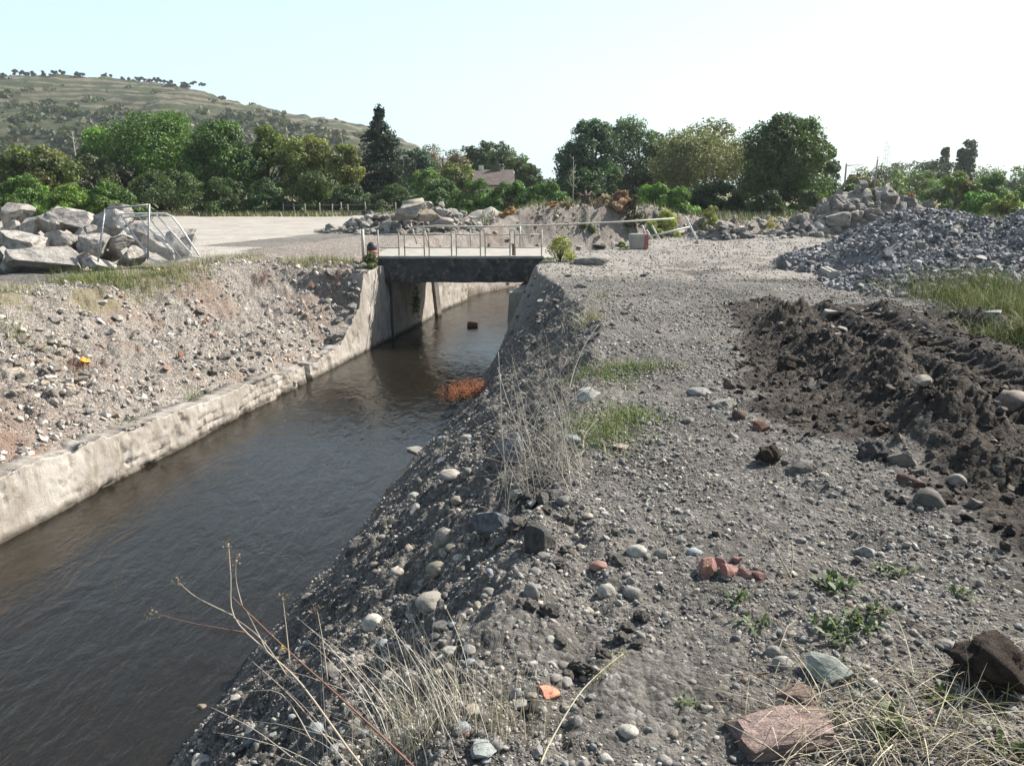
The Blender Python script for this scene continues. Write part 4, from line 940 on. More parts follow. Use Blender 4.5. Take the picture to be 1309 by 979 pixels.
GREY = (.20, .19, .178); PALE = (.33, .32, .29); WARM = (.25, .225, .185); BLUE = (.20, .22, .24); REDD = (.30, .15, .11); BROWN = (.10, .075, .058); DGREY = (.12, .115, .11); WHITE = (.46, .44, .40)
KIND = dict(c=(P_COBBLE, 'cobble'), s=(P_SHARD, 'stone'), k=(P_CLOD, 'earth_clod'), b=(P_BOULDER, 'boulder'), h=(P_CHUNK, 'concrete_chunk'), l=(P_SLAB, 'stone_slab'))
_k = [0]
def put(x0, x1, y0, y1, kind, col, label, rz=None, tilt=.15, depth=.85, group=None, Y=None, hs=.85, cat=None):
    _k[0] += 1; i = _k[0]; rg = random.Random(i * 7); cx = (x0 + x1) / 2
    p = G(cx, y1 - .12 * (y1 - y0)) if Y is None else at(cx, (y0 + y1) / 2, Y)
    w = (x1 - x0) * mpp(p.y) * 1.04; hgt = (y1 - y0) * mpp(p.y) * hs
    if Y is None: p = p + Vector((0, w * depth * .3, 0)); p.z = HZ(p.x, p.y) + hgt * (.22 if 'slab' in label or 'boulder' in label else .10)
    meshes, nm = KIND[kind]
    return stone(nm, meshes[i % len(meshes)], p, (w, w * depth, hgt * (1.15 if Y is None else 1.05)), (rg.uniform(-.5, .5) if rz is None else rz), rg.uniform(-tilt, tilt), col, label, cat or {'c': 'stone', 's': 'stone', 'k': 'clod', 'b': 'boulder', 'h': 'rubble', 'l': 'slab'}[kind], group)
GC_ = 'stones lying on the near bank'
FG = [(604, 650, 645, 691, 'b', BLUE, 'largest smooth blue grey stone stuck in the near slope'),
      (634, 672, 548, 590, 'b', (.25, .27, .30), 'blue grey boulder with a pale top under the dry shrub'),
      (668, 686, 632, 653, 's', WHITE, 'white pointed stone at the crest below the dry shrub'),
      (673, 709, 660, 709, 'l', DGREY, 'dark upright slab edge sticking out of the crest'),
      (544, 573, 717, 740, 'c', WARM, 'smooth egg shaped beige stone in the middle of the slope'),
      (575, 593, 635, 647, 'c', WARM, 'beige oval pebble left of the blue grey stone'),
      (556, 586, 670, 690, 'c', (.30, .28, .24), 'brownish grey oval stone touching a beige one on the slope'),
      (552, 579, 684, 699, 'c', WARM, 'flat beige stone directly below the brownish oval stone'),
      (462, 492, 779, 806, 'c', (.46, .44, .38), 'round whitish stone, palest one low on the slope'),
      (495, 516, 722, 736, 'c', (.33, .31, .27), 'pale flat pebble on the slope above the round whitish stone'),
      (438, 469, 679, 706, 's', DGREY, 'dark angular stone near the water edge'),
      (246, 264, 886, 908, 'c', (.18, .15, .12), 'brown stone standing at the lower water edge'),
      (512, 530, 822, 842, 'c', GREY, 'grey oval stone right of the round whitish stone'),
      (530, 571, 758, 782, 'c', (.26, .24, .21), 'long grey brown stone lying below the egg shaped stone'),
      (537, 562, 904, 928, 's', GREY, 'rough grey stone among the dry stalks'),
      (600, 634, 946, 974, 's', (.24, .26, .26), 'angular blue grey stone at the bottom edge of the photo'),
      (308, 327, 920, 950, 's', (.22, .23, .23), 'thin grey stone tilted on the lowest slope'),
      (242, 276, 963, 978, 's', PALE, 'flat pale stone in the bottom left corner of the slope'),
      (684, 716, 870, 894, 's', (.46, .20, .13), 'orange red brick shard on the gravel at the bottom'),
      (801, 827, 693, 711, 'c', PALE, 'rounded pale grey stone alone on the gravel'),
      (754, 777, 716, 729, 'c', (.27, .16, .13), 'small reddish flat stone left of the pale grey stone'),
      (764, 788, 739, 764, 'c', (.31, .30, .27), 'upright grey pebble with a rounded end below the reddish stone'),
      (797, 821, 748, 766, 'c', GREY, 'blunt grey stone right of the upright pebble'),
      (878, 898, 698, 712, 'c', (.27, .29, .31), 'bluish pebble near the red stone shards'),
      (670, 690, 740, 768, 'c', GREY, 'upright grey stone in the cracked crest'),
      (690, 716, 766, 792, 'k', (.16, .15, .14), 'dark crusty stone below the upright grey one'),
      (783, 804, 568, 576, 's', (.34, .30, .25), 'long flat beige pebble below the green grass patch'),
      (980, 1000, 824, 840, 'c', GREY, 'small grey stone left of a pair on the lower right gravel'),
      (990, 1018, 834, 856, 'c', (.28, .27, .25), 'smooth grey stone, left neighbour of the greenish flat rock'),
      (1038, 1094, 841, 874, 's', (.24, .26, .23), 'flat greenish grey rock above the pink slab'),
      (1098, 1127, 694, 713, 's', (.23, .23, .22), 'grey wedge stone on the right gravel'),
      (791, 817, 926, 942, 'c', (.34, .33, .29), 'flat pale pebble near the bottom centre'),
      (766, 784, 962, 976, 'c', (.36, .35, .31), 'light pebble at the bottom edge of the gravel'),
      (1109, 1124, 866, 878, 'c', WHITE, 'small white pebble right of the greenish flat rock'),
      (1202, 1226, 820, 833, 'c', GREY, 'grey pebble left of the big brown boulder'),
      (740, 770, 486, 514, 's', (.38, .37, .34), 'pale rock between the two green grass patches'),
      (880, 912, 492, 506, 'c', (.25, .25, .24), 'grey stone half sunk in the track near the dark soil'),
      (910, 944, 510, 524, 'l', PALE, 'pale flat slab piece flush with the track'),
      (518, 545, 564, 580, 's', PALE, 'pale stone at the water edge above the dark slope'),
      (396, 412, 466, 476, 's', (.36, .30, .25), 'brownish block at the foot of the left wall'),
      (380, 398, 500, 505, 's', PALE, 'thin pale piece lying in the water'),
      (590, 604, 596, 612, 'c', GREY, 'grey stone high on the shaded slope'),
      (560, 590, 600, 614, 'c', (.30, .28, .25), 'pale long stone on the shaded slope')]
for a in FG: put(*a[:6], a[6], group=GC_)
put(942, 1084, 897, 962, 'l', (.37, .275, .25), 'big pink sandstone slab with a pointed right end at the bottom', rz=.25, depth=.62, hs=.42, tilt=.05)
put(1000, 1048, 878, 906, 'l', (.31, .23, .20), 'smaller pinkish slab behind the big pink one', hs=.4)
put(1232, 1345, 806, 902, 'k', (.062, .046, .036), 'big dark brown earth covered boulder at the lower right edge', cat='boulder', rz=.2)
for (a, b, c, d, lab) in [(892, 918, 712, 738, 'thin pink shard at the left of the red shard cluster'), (914, 934, 708, 726, 'rear red shard of the cluster on the gravel'), (922, 950, 718, 740, 'middle red shard, largest of the cluster'), (944, 966, 722, 742, 'rounded red shard right of the largest one'), (962, 980, 728, 742, 'small red shard at the right end of the cluster'), (938, 952, 708, 720, 'small dark red shard at the back of the cluster')]:
    put(a, b, c, d, 's', (.27, .145, .125), lab, group='red stone shards on the gravel', tilt=.4)
GD = 'lumps along the edge of the dark soil'
for a in [(969, 1001, 563, 594, BROWN, 'k', 'brown clod standing alone before the dark ridge'), (1101, 1142, 552, 592, DGREY, 'k', 'large dark lump at the front end of the ridge'), (1143, 1188, 570, 599, (.15, .13, .11), 's', 'flat brown grey block right of the large dark lump'),
          (1152, 1184, 604, 624, (.11, .065, .05), 's', 'reddish brown flat stone before the front of the ridge'), (1174, 1212, 618, 648, (.10, .09, .08), 'c', 'dark upright stone right of the reddish brown one'), (1280, 1325, 490, 524, (.22, .18, .15), 'c', 'pale brown boulder at the right edge on the dark soil'),
          (1256, 1286, 494, 515, BROWN, 'k', 'dark clod just left of the pale brown boulder'), (1230, 1254, 470, 488, BROWN, 'k', 'dark round clod in the middle of the dug soil'), (937, 956, 522, 536, (.11, .07, .05), 'c', 'brown stone on the gravel left of the ridge'),
          (926, 942, 479, 499, (.12, .085, .065), 's', 'brown pointed stone at the left foot of the ridge'), (942, 958, 486, 498, (.10, .08, .07), 's', 'dark stone beside the brown pointed one'), (1053, 1087, 391, 408, (.30, .28, .25), 's', 'pale grey rock at the far end of the dark soil'),
          (1170, 1194, 488, 500, (.2, .18, .15), 's', 'flat pale stone lying in a tyre track'), (1118, 1140, 540, 556, BROWN, 'k', 'clod on top of the front of the ridge'), (1145, 1162, 546, 566, (.12, .1, .085), 's', 'pointed lump behind the flat block'),
          (1215, 1236, 604, 622, (.22, .2, .18), 'c', 'pale round stone in the front soil edge'), (995, 1030, 446, 476, (.07, .055, .045), 'k', 'big clod on the left flank of the ridge'), (1240, 1262, 632, 650, (.13, .115, .1), 's', 'grey brown block in the soil at the right'),
          (1010, 1040, 585, 606, (.13, .12, .11), 's', 'grey stones heaped at the foot of the ridge'), (964, 985, 536, 552, (.16, .075, .05), 's', 'small red brown stone in the left foot of the ridge')]:
    put(a[0], a[1], a[2], a[3], a[5], a[4], a[6], group=GD)
rg = np.random.default_rng(50)
def scatter(n, xr, yr, wr, kinds, cols, label, group, cat='stone', avoid=None, flat=.7):
    k = 0; rn = {'rubble': 'rubble_block'}.get(cat)
    while k < n:
        px, py = rg.uniform(*xr), rg.uniform(*yr); p = G(px, py); d, cy = canal(np.array([p.x]), np.array([p.y]))
        if abs(d[0]) < halfw(cy)[0] + .05 or (avoid and avoid(p, px, py)): continue
        w = rg.uniform(*wr) ** 1.0 * mpp(p.y) * (1 if rg.random() < .8 else 1.5); kk = kinds[int(rg.integers(len(kinds)))]; ms, nm = KIND[kk]
        stone(rn or nm, ms[int(rg.integers(len(ms)))], (p.x, p.y, p.z + w * .05), (w, w * rg.uniform(.6, .95), w * rg.uniform(.4, flat)), rg.uniform(0, 6.28), rg.normal() * .15, tuple(np.array(cols[int(rg.integers(len(cols)))]) * rg.uniform(.8, 1.2)), label, cat, group); k += 1
left_of_crest = lambda p, px, py: p.x > 1.2 + .02 * p.y or px < 250
scatter(120, (300, 760), (520, 975), (9, 20), 'cccs', [GREY, PALE, WARM, GREY, DGREY, BLUE], 'smaller rounded grey or beige stone scattered on the near canal slope', 'smaller stones on the canal slope', avoid=left_of_crest)
scatter(95, (730, 1300), (480, 975), (7, 15), 'cccs', [GREY, GREY, WARM, DGREY], 'small grey stone scattered on the gravel right of the crest', 'small stones on the gravel', avoid=lambda p, px, py: poly_sd(np.array([p.x]), np.array([p.y]), SOIL)[0] < .2 or p.x < .5)
scatter(60, (960, 1309), (400, 760), (7, 17), 'kkks', [BROWN, (.07, .055, .045), (.09, .08, .07)], 'small dark clod of earth in the dug soil', 'small clods in the dug soil', 'clod', avoid=lambda p, px, py: poly_sd(np.array([p.x]), np.array([p.y]), SOIL)[0] > .1)
scatter(45, (655, 850), (352, 440), (6, 12), 'hhs', [(.17, .165, .16), GREY, (.27, .25, .23)], 'grey rubble stone on the bank right below the bridge', 'rubble stones below the right end of the bridge', 'rubble', avoid=lambda p, px, py: px > 700 and rg.random() > .4)
scatter(40, (850, 1200), (395, 440), (5, 10), 'hs', [GREY, (.3, .28, .26)], 'small grey stone at the far edge of the dug soil', 'small stones beyond the dug soil', avoid=lambda p, px, py: px < 1040 and rg.random() > .3)

for k in range(46):
    yy = rg.uniform(2.2, 6.2); xx = .28 + .12 * math.sin(yy * 2.1) + rg.normal() * .13; s_ = rg.uniform(.05, .15) * (yy / 4.5); stone('earth_clod', P_CLOD[k % 6], (xx, yy, HZ(xx, yy) + s_ * .1), (s_, s_ * .8, s_ * .7), rg.uniform(0, 6), rg.normal() * .3, tuple(np.array((.20, .185, .17)) * rg.uniform(.75, 1.25)), 'crumbly grey clod along the cracked crest of the near bank', 'clod', 'crumbly clods along the cracked crest')
# rubble on the left bank
GB = 'pale broken blocks on the left bank'
scatter(50, (20, 115), (432, 505), (9, 20), 'hhl', [(.42, .37, .31), (.36, .31, .26), (.30, .27, .24)], 'pale broken masonry block in the fallen patch at the left edge', GB, 'rubble')
scatter(30, (235, 335), (448, 480), (6, 14), 'hh', [(.34, .31, .28), (.25, .23, .21)], 'pale rubble block above the middle of the canal wall', 'rubble blocks above the middle of the canal wall', 'rubble')
scatter(60, (0, 460), (380, 600), (5, 12), 'hs', [(.42, .39, .35), (.33, .30, .27), (.26, .23, .21)], 'small pale stone scattered over the left bank', 'small pale stones on the left bank', 'stone')
# stones stacked on the torn end of the wing wall
for k in range(75):
    t = rg.random(); yy = 21.2 + t * 2.3; off = -float(halfw(yy)) - rg.uniform(.0, .55); c = canal_pt(yy, off); top = float(walltop(yy)) + .05 + rg.uniform(-.9, .35) * (.3 + t); top = max(top, HZ(c[0], c[1]) - .1); s = rg.uniform(.14, .34)
    stone('masonry_block', P_CHUNK[k % 8], (c[0] - (.1 if top < float(walltop(yy)) - .1 else 0), c[1], min(top, -.05)), (s, s * .8, s * .7), rg.uniform(0, 6), rg.normal() * .3, tuple(np.array((.30, .285, .265)) * rg.uniform(.7, 1.3)), 'pale broken block in the torn masonry beside the wing wall', 'rubble', 'blocks of the torn masonry beside the wing wall')
put(322, 352, 488, 514, 'l', (.40, .36, .31), 'tilted broken slab of the wall leaning into the water', tilt=.5)
put(352, 380, 472, 500, 'l', (.42, .38, .33), 'pale slab lying behind the tilted one at the water')
put(415, 440, 340, 352, 'h', PALE, 'pale squared block on top of the torn masonry')

# boulders left
BO = [(0, 40, 262, 289, 24.6, 'pale flat topped boulder at the top left of the pile'), (45, 101, 263, 285, 24.8, 'long pale boulder on the crest of the left pile'), (71, 123, 272, 297, 24.2, 'boulder with a dark brown underside below the crest of the pile'),
      (26, 52, 278, 302, 23.8, 'small pointed boulder left of a pale pyramid one'), (49, 83, 275, 303, 23.9, 'pale pyramid shaped boulder in the middle of the pile'), (0, 69, 296, 331, 22.8, 'largest grey green tinged boulder low in the pile'),
      (60, 99, 295, 321, 23.2, 'squarish grey boulder right of the largest one'), (91, 113, 293, 316, 23.5, 'small pale boulder right of the squarish one'), (107, 136, 288, 305, 23.8, 'pale boulder wedged just behind the left frame post'),
      (101, 142, 300, 325, 22.9, 'speckled boulder behind the foot of the left frame post'), (-4, 23, 323, 349, 21.8, 'rounded pale boulder in the lower left corner of the pile'), (24, 101, 318, 352, 22.1, 'broad low boulder with a dark undercut in front of the pile'),
      (97, 118, 322, 339, 22.3, 'small boulder right of the broad low one'), (104, 145, 330, 352, 21.9, 'low pale boulder in the grass under the frame'), (134, 167, 262, 279, 24.9, 'pale boulder behind the top of the left frame'),
      (122, 165, 271, 302, 24.3, 'big boulder seen through the standing metal frame'), (-6, 33, 284, 311, 23.9, 'grey boulder below the flat topped one at the left edge'), (-6, 12, 296, 314, 23.3, 'little pale boulder cut by the left edge'),
      (136, 170, 302, 321, 23.3, 'boulder between the frame posts at middle height'), (148, 185, 317, 335, 22.6, 'low boulder in the weeds between the frame posts'), (170, 194, 287, 305, 24.2, 'small boulder right of the right frame post'),
      (211, 249, 293, 327, 23.4, 'grey boulder under the right end of the leaning fence'), (183, 213, 299, 321, 23.6, 'boulder under the middle bars of the leaning fence'), (194, 224, 310, 329, 23.0, 'low boulder under the lower bars of the leaning fence'),
      (160, 192, 296, 322, 24.6, 'boulder deep behind the right frame post'), (-60, 2, 268, 330, 23.6, 'boulder mostly cut off by the left edge'), (-45, -2, 315, 350, 22.3, 'low boulder cut off by the left edge'),
      (80, 110, 300, 325, 24.4, 'shaded boulder filling the gap behind the squarish one'), (12, 60, 300, 330, 24.8, 'shaded boulder filling the heart of the pile'), (100, 150, 305, 335, 24.6, 'shaded boulder in the heart of the pile behind the post')]
for (a, b, c, d, Y, lab) in BO: 
    k = rg.uniform(.85, 1.15); put(a - 1, b + 1, c - 1, d + 3, 'b', (.38 * k, .355 * k, .33 * k), lab, Y=Y, group='pale boulders piled on the left', tilt=.35, hs=1.0)

# concrete rubble heap left beyond the bridge
def heap_chunks(n, hi, smin, smax, cols, label, group, kinds='hhl', zoff=.0, tilt=.5, xlim=None, nm_=None):
    k = 0
    while k < n:
        hx, hy, rx, ry, h = HEAPS[hi[int(rg.integers(len(hi)))]]; a = rg.uniform(math.pi * .9, math.pi * 2.1); q = rg.random() ** .6 * 1.02
        x, y = hx + math.cos(a) * rx * q, hy + math.sin(a) * ry * q; z = HZ(x, y); s = rg.uniform(smin, smax) * (1.25 - .5 * q); ms, nm = KIND[kinds[int(rg.integers(len(kinds)))]]
        stone(nm_ or nm, ms[int(rg.integers(len(ms)))], (x, y, z + s * .12 + zoff), (s, s * rg.uniform(.6, 1), s * rg.uniform(.45, .85)), rg.uniform(0, 6.28), rg.normal() * tilt, tuple(np.array(cols[int(rg.integers(len(cols)))]) * rg.uniform(.8, 1.2)), label, 'rubble', group); k += 1
heap_chunks(185, (0, 1), .18, .62, [(.36, .34, .315), (.40, .375, .34), (.25, .24, .23)], 'broken pale concrete chunk in the heap left beyond the bridge', 'concrete chunks of the heap beyond the bridge')
put(503, 545, 258, 283, 'b', (.30, .28, .25), 'big rough rounded concrete lump in the middle of the far rubble heap', Y=39.6)
put(535, 566, 268, 285, 'l', (.36, .30, .235), 'tan slab face right of the big rough lump', Y=39.3, tilt=.5)
put(548, 580, 277, 291, 'c', (.27, .245, .22), 'smooth brown grey block at the right foot of the far rubble heap', Y=39.2)
put(415, 436, 280, 299, 'h', (.24, .23, .22), 'dark chunk at the left tip of the far rubble heap')
mb = MB(); a, b = at(516, 264, 40.6), at(541, 260, 41.0); mb.tube([(0, 0, 0), tuple((b - a) * .5), tuple(b - a)], .27, 12); o = mb.build('stone_column', M['wood']); o.location = a; tag(o, 'short grey column drum lying on top of the far rubble heap', 'column')
# slab heap on the right
heap_chunks(240, (5, 5, 6), .22, .72, [(.27, .255, .235), (.33, .30, .27), (.20, .19, .18)], 'broken grey brown slab in the heap behind the crushed stone', 'slabs of the heap behind the crushed stone', 'llh', .02, .7, nm_='broken_slab')
put(1034, 1066, 284, 300, 'h', (.33, .31, .29), 'squared pale block at the left foot of the slab heap')
put(1056, 1086, 270, 292, 'l', (.25, .235, .215), 'large tilted pale slab on the left flank of the slab heap', Y=37.6, tilt=.8)
put(1098, 1118, 254, 276, 'l', (.27, .25, .23), 'steep pale slab near the peak of the slab heap', Y=38.6, tilt=.9)
put(1128, 1150, 258, 276, 'l', (.30, .28, .26), 'brown grey slab at the right shoulder of the slab heap', Y=38.8, tilt=.6)
put(1022, 1046, 276, 298, 'h', (.22, .20, .19), 'dark rough block beside the squared pale block')
heap_chunks(34, (9,), .2, .6, [(.30, .28, .26), (.2, .19, .18)], 'small rubble block in the little pile under the fallen white railing', 'rubble blocks under the fallen railing', 'h')
scatter(26, (600, 900), (268, 312), (4, 11), 'hs', [(.33, .30, .27), (.24, .22, .2)], 'rubble block on the earth bank beyond the bridge', 'rubble blocks on the earth bank', 'rubble', flat=.9)
scatter(60, (930, 1060), (262, 305), (6, 14), 'hs', [(.38, .36, .33), (.28, .26, .24)], 'pale rubble block beside the far end of the track', 'pale rubble by the far end of the track', 'rubble', flat=.8)
put(995, 1022, 326, 346, 's', (.15, .14, .14), 'dark angular block at the left tip of the crushed stone heap')
put(739, 782, 324, 340, 'l', (.30, .28, .26), 'broad flat concrete slab right of the bridge by the yellow bush')
put(1262, 1282, 392, 404, 's', (.22, .22, .22), 'pale blue grey stone at the edge of the right grass')
def kerb_block():
    p = G(1060, 353); qa, qb = G(1051, 346), G(1071, 362); rzz = math.atan2(qb.y - qa.y, qb.x - qa.x) + math.pi / 2; mb = MB(); mb.box((0, 0, .10), (.24, 1.35, .17)); mb.box((0, .05, .195), (.07, 1.1, .03)); mb.box((0, -.62, .195), (.18, .05, .03))
    o = mb.build('concrete_post', M['deck'], smooth=False); o.location = (p.x, p.y, p.z - .02); o.rotation_euler = (0, .04, rzz); tag(o, 'broken concrete post with a groove lying before the crushed stone heap', 'post')
kerb_block()

# ------------------------------------------------------------------ metal frames by the boulders
def W3(zx, zy, Y, ox=0, oy=230, sc=4.675): p = at(ox + zx / sc, oy + zy / sc, Y); return Vector(p)
def frames():
    a = W3(575, 552, 21.6); root = empty('metal_frame', (a.x, a.y, HZ(a.x, a.y)), 'upright grey metal frame standing askew in front of the boulders', 'frame')
    for p, q in ((W3(577, 556, 21.6), W3(627, 175, 21.9)), (W3(883, 478, 21.9), W3(892, 145, 22.1))):
        mb = MB(); mb.tube([p, q], .026, 8); local(mb.build('post', M['galv']), root)
    mb = MB(); mb.tube([W3(627, 175, 21.9), W3(892, 148, 22.1)], .022, 8); local(mb.build('top_bar', M['galv']), root)
    mb = MB()
    for k in range(9):
        zx = 640 + k * 12; mb.tube([W3(zx, 176, 21.95), W3(zx - 6, 330 + 5 * math.sin(k * 2), 22.2)], .004, 3)
    for k in range(9): mb.tube([W3(640, 190 + k * 17, 21.95), W3(735, 186 + k * 17, 22.0)], .004, 3)
    local(mb.build('wire_mesh', M['galv']), root)
    a = W3(965, 500, 21.8); root = empty('fence_panel', (a.x, a.y, HZ(a.x, a.y)), 'bent pale tube fence panel leaning on the boulders right of the frame', 'fence panel')
    mb = MB(); mb.tube([W3(690, 245, 22.6), W3(720, 204, 22.7), W3(850, 203, 22.6), W3(990, 203, 22.5), W3(1030, 222, 22.45), W3(1080, 285, 22.3), W3(1196, 462, 21.8)], .026, 8); local(mb.build('top_tube', M['whiterail']), root)
    mb = MB(); mb.tube([W3(890, 470, 21.9), W3(965, 500, 21.8), W3(1125, 460, 21.8), W3(1196, 462, 21.8)], .026, 8); mb.tube([W3(735, 226, 22.65), W3(890, 212, 22.55)], .02, 8); local(mb.build('bottom_tube', M['whiterail']), root)
    mb = MB()
    for k in range(26):
        f = k / 25; mb.tube([W3(700 + 290 * f, 212, 22.65), W3(888 + 290 * f, 466, 21.9)], .0028, 3)
    for k in range(12):
        f = k / 12; mb.tube([W3(705 + 185 * f, 215 + 250 * f, 22.62 - .75 * f), W3(1010 + 180 * f, 210 + 250 * f, 22.5 - .7 * f)], .0028, 3)
    local(mb.build('wire_mesh', M['galv']), root)
    for p, q in (((720, 206, 22.7), (893, 470, 21.9)), ((700, 240, 22.6), (880, 425, 22.1)), ((820, 212, 22.6), (1062, 466, 21.85)), ((892, 226, 22.5), (1076, 462, 21.85)), ((935, 208, 22.5), (1150, 450, 21.8)), ((690, 245, 22.6), (765, 320, 22.4))):
        mb = MB(); mb.tube([W3(*p), W3(*q)], .02, 7); local(mb.build('bar', M['whiterail']), root)
frames()
def Z4(x, y, Y): p = at(680 + x / 4.09, 230 + y / 4.09, Y); return Vector(p)
def fallen_rail():
    Yr = 34.6; a = Z4(620, 355, Yr); root = empty('fallen_railing', (a.x, a.y, HZ(a.x, a.y)), 'bent white tube railing lying on rubble beyond the track', 'railing')
    for pts in ([(578, 240), (622, 355), (665, 358), (718, 338)], [(628, 238), (685, 345)], [(605, 298), (825, 246), (868, 300), (800, 316)], [(806, 195), (870, 330)], [(600, 262), (640, 330)]):
        mb = MB(); mb.tube([Z4(x, y, Yr + i * .12) for i, (x, y) in enumerate(pts)], .038, 7); local(mb.build('tube', M['whiterail']), root)
fallen_rail()
def tub():
    p = G(815, 319); root = empty('concrete_block', (p.x, p.y + .3, p.z), 'weathered grey block with a red painted right end beside the fallen railing', 'block'); s = 24 * mpp(p.y)
    bm = bmesh.new(); w, d, h = s * .72, s * .7, s * .8
    r = [bm.verts.new(v) for v in [(-w * .45, -d / 2, 0), (w * .5, -d / 2, 0), (w * .5, d / 2, 0), (-w * .45, d / 2, 0), (-w * .56, -d * .6, h * .85), (w * .5, -d * .6, h * .85), (w * .5, d * .6, h * .85), (-w * .56, d * .6, h * .85), (-w * .5, -d * .5, h), (w * .5, -d * .5, h), (w * .5, d * .5, h), (-w * .5, d * .5, h)]]
    for f in ((0, 1, 5, 4), (1, 2, 6, 5), (2, 3, 7, 6), (3, 0, 4, 7), (4, 5, 9, 8), (5, 6, 10, 9), (6, 7, 11, 10), (7, 4, 8, 11), (8, 9, 10, 11), (3, 2, 1, 0)): bm.faces.new([r[i] for i in f])
    bmesh.ops.bevel(bm, geom=list(bm.edges), offset=.02, segments=2, affect='EDGES'); me = bpy.data.meshes.new('body'); bm.to_mesh(me); bm.free(); me.materials.append(M['deck']); o = bpy.data.objects.new('body', me); COL.objects.link(o); o.parent = root
    mb = MB(); mb.box((w * .5 + .08, 0, h * .45), (.155, d * 1.0, h * .86), taper=.94); mb.box((w * .5 + .05, 0, h * .93), (.18, d * 1.0, .05)); mb.build('painted_end', M['red'], root, False)
    p = G(765, 317); o = bpy.data.objects
    root = empty('car_tyre', (p.x, p.y + .3, p.z + .10), 'black worn tyre lying flat at the foot of the earth bank', 'tyre'); nU, nV = 40, 14; V = []; R0, r0 = 22 * mpp(p.y) / 2 * .74, .105
    for i in range(nU):
        a = 2 * math.pi * i / nU
        for j in range(nV):
            b = 2 * math.pi * j / nV; rr = R0 + r0 * (abs(math.cos(b)) ** .6) * math.copysign(1, math.cos(b)) * (1 + (.04 if i % 2 and math.cos(b) > .5 else 0)); V.append((rr * math.cos(a), rr * math.sin(a), r0 * .95 * (abs(math.sin(b)) ** .6) * math.copysign(1, math.sin(b))))
    i = np.arange(nU)[:, None]; j = np.arange(nV)[None]; Fq = np.stack([i * nV + j, ((i + 1) % nU) * nV + j, ((i + 1) % nU) * nV + (j + 1) % nV, i * nV + (j + 1) % nV], -1).reshape(-1, 4)
    from_np('tread', np.array(V), Fq, M['rubber'], root); root.rotation_euler = (.08, .05, 0)
    # rounded dark and red tub at the left end of the bridge railing
    p = G(475, 318); s = 14 * mpp(25.6); root = empty('traffic_drum', (at(475, 317, 25.7).x, 25.75, .02), 'small rounded dark and red plastic drum at the left end of the bridge railing', 'drum', rz=.3)
    def lathe(prof, k=20, half=None):
        mb = MB(); V = [(r_ * math.cos(2 * math.pi * q / k), r_ * math.sin(2 * math.pi * q / k), z) for r_, z in prof for q in range(k)]; n = len(prof); i = np.arange(n - 1)[:, None] * k; j = np.arange(k)[None]
        mb.add(V, [np.stack([i + j, i + (j + 1) % k, i + k + (j + 1) % k, i + k + j], -1).reshape(-1, 4), np.arange(k)[None, ::-1], (np.arange(k) + (n - 1) * k)[None]]); return mb
    r_ = s * .5; lathe([(r_, 0), (r_, .12)]).build('base', M['dark'], root); lathe([(r_ * .98, .12), (r_ * .99, .24)]).build('red_band', M['red'], root); lathe([(r_ * .97, .24), (r_ * .93, .34), (r_ * .75, .43), (r_ * .4, .48), (r_ * .06, .49)]).build('cover', M['dark'], root)
    y = 25.25; mb = MB(); a = at(657, 320, y); mb.tube([(0, 0, 0), (0, 0, .36)], .06, 12); mb.tube([(0, 0, .36), (0, 0, .38)], .075, 12); o = mb.build('rusty_can', M['rusty']); o.location = (a.x, y + .12, .10); tag(o, 'rusty upright can standing on the deck behind the near railing', 'can')
    p = at(604, 415, 1); r_ = ray(604, 417); t = (WATER - H) / r_[2]; mb = MB(); mb.box((0, 0, 0), (.36, .18, .14)); mb.box((0, 0, .075), (.30, .13, .03)); o = mb.build('red_crate', M['red'], smooth=False); o.location = (r_[0] * t, r_[1] * t, WATER + .05); o.rotation_euler = (.05, .1, .1); tag(o, 'small dark red block standing in the water beyond the bridge', 'block')
tub()

# ------------------------------------------------------------------ grass, weeds, dead stalks
def blades(mb, rg, root, n, spread, hr, lean, width, cols, seg=3, curl=.5, dirb=None):
    rx, ry = rg.normal(size=n) * spread[0], rg.normal(size=n) * spread[1]; hgt = rg.uniform(*hr, n); a = rg.uniform(0, 6.28, n); L = np.abs(rg.normal(size=n)) * lean
    dx, dy = np.cos(a) * L, np.sin(a) * L
    if dirb is not None: dx += dirb[0]; dy += dirb[1]
    X, Y = root[0] + rx, root[1] + ry; Z = height(X, Y) - .01; w = width * rg.uniform(.6, 1.4, n); px_, py_ = -np.sin(a), np.cos(a)
    t = np.linspace(0, 1, seg + 1); V = []
    for q in t:
        cx = X + dx * hgt * q ** (1 + curl); cy = Y + dy * hgt * q ** (1 + curl); cz = Z + hgt * (q - .25 * q * q * (np.abs(dx) + np.abs(dy))); ww = w * (1 - q * .9)
        V.append(np.stack([cx - px_ * ww, cy - py_ * ww, cz], -1)); V.append(np.stack([cx + px_ * ww, cy + py_ * ww, cz], -1))
    V = np.stack(V, 1); k = 2 * (seg + 1); fs = np.array([(2 * i, 2 * i + 1, 2 * i + 3, 2 * i + 2) for i in range(seg)]); Fq = (fs[None] + (np.arange(n) * k)[:, None, None]).reshape(-1, 4)
    c = np.array(cols)[rg.integers(0, len(cols), n)] * rg.uniform(.7, 1.3, (n, 1)); mb.add(V.reshape(-1, 3), Fq, np.repeat(c, k, 0))
GRN_ = [(.07, .13, .025), (.10, .16, .035), (.14, .17, .06)]; DRY_ = [(.38, .34, .24), (.46, .43, .33), (.30, .26, .17)]; YEL_ = [(.20, .20, .07), (.26, .24, .10), (.13, .16, .04)]
def to_local(mb, p, name, label, cat, group=None, kind=None, mat='straw'):
    for i, v in enumerate(mb.V): mb.V[i] = v - np.array(p)
    o = mb.build(name, M[mat], smooth=False); o.location = p; return tag(o, label, cat, group, kind)
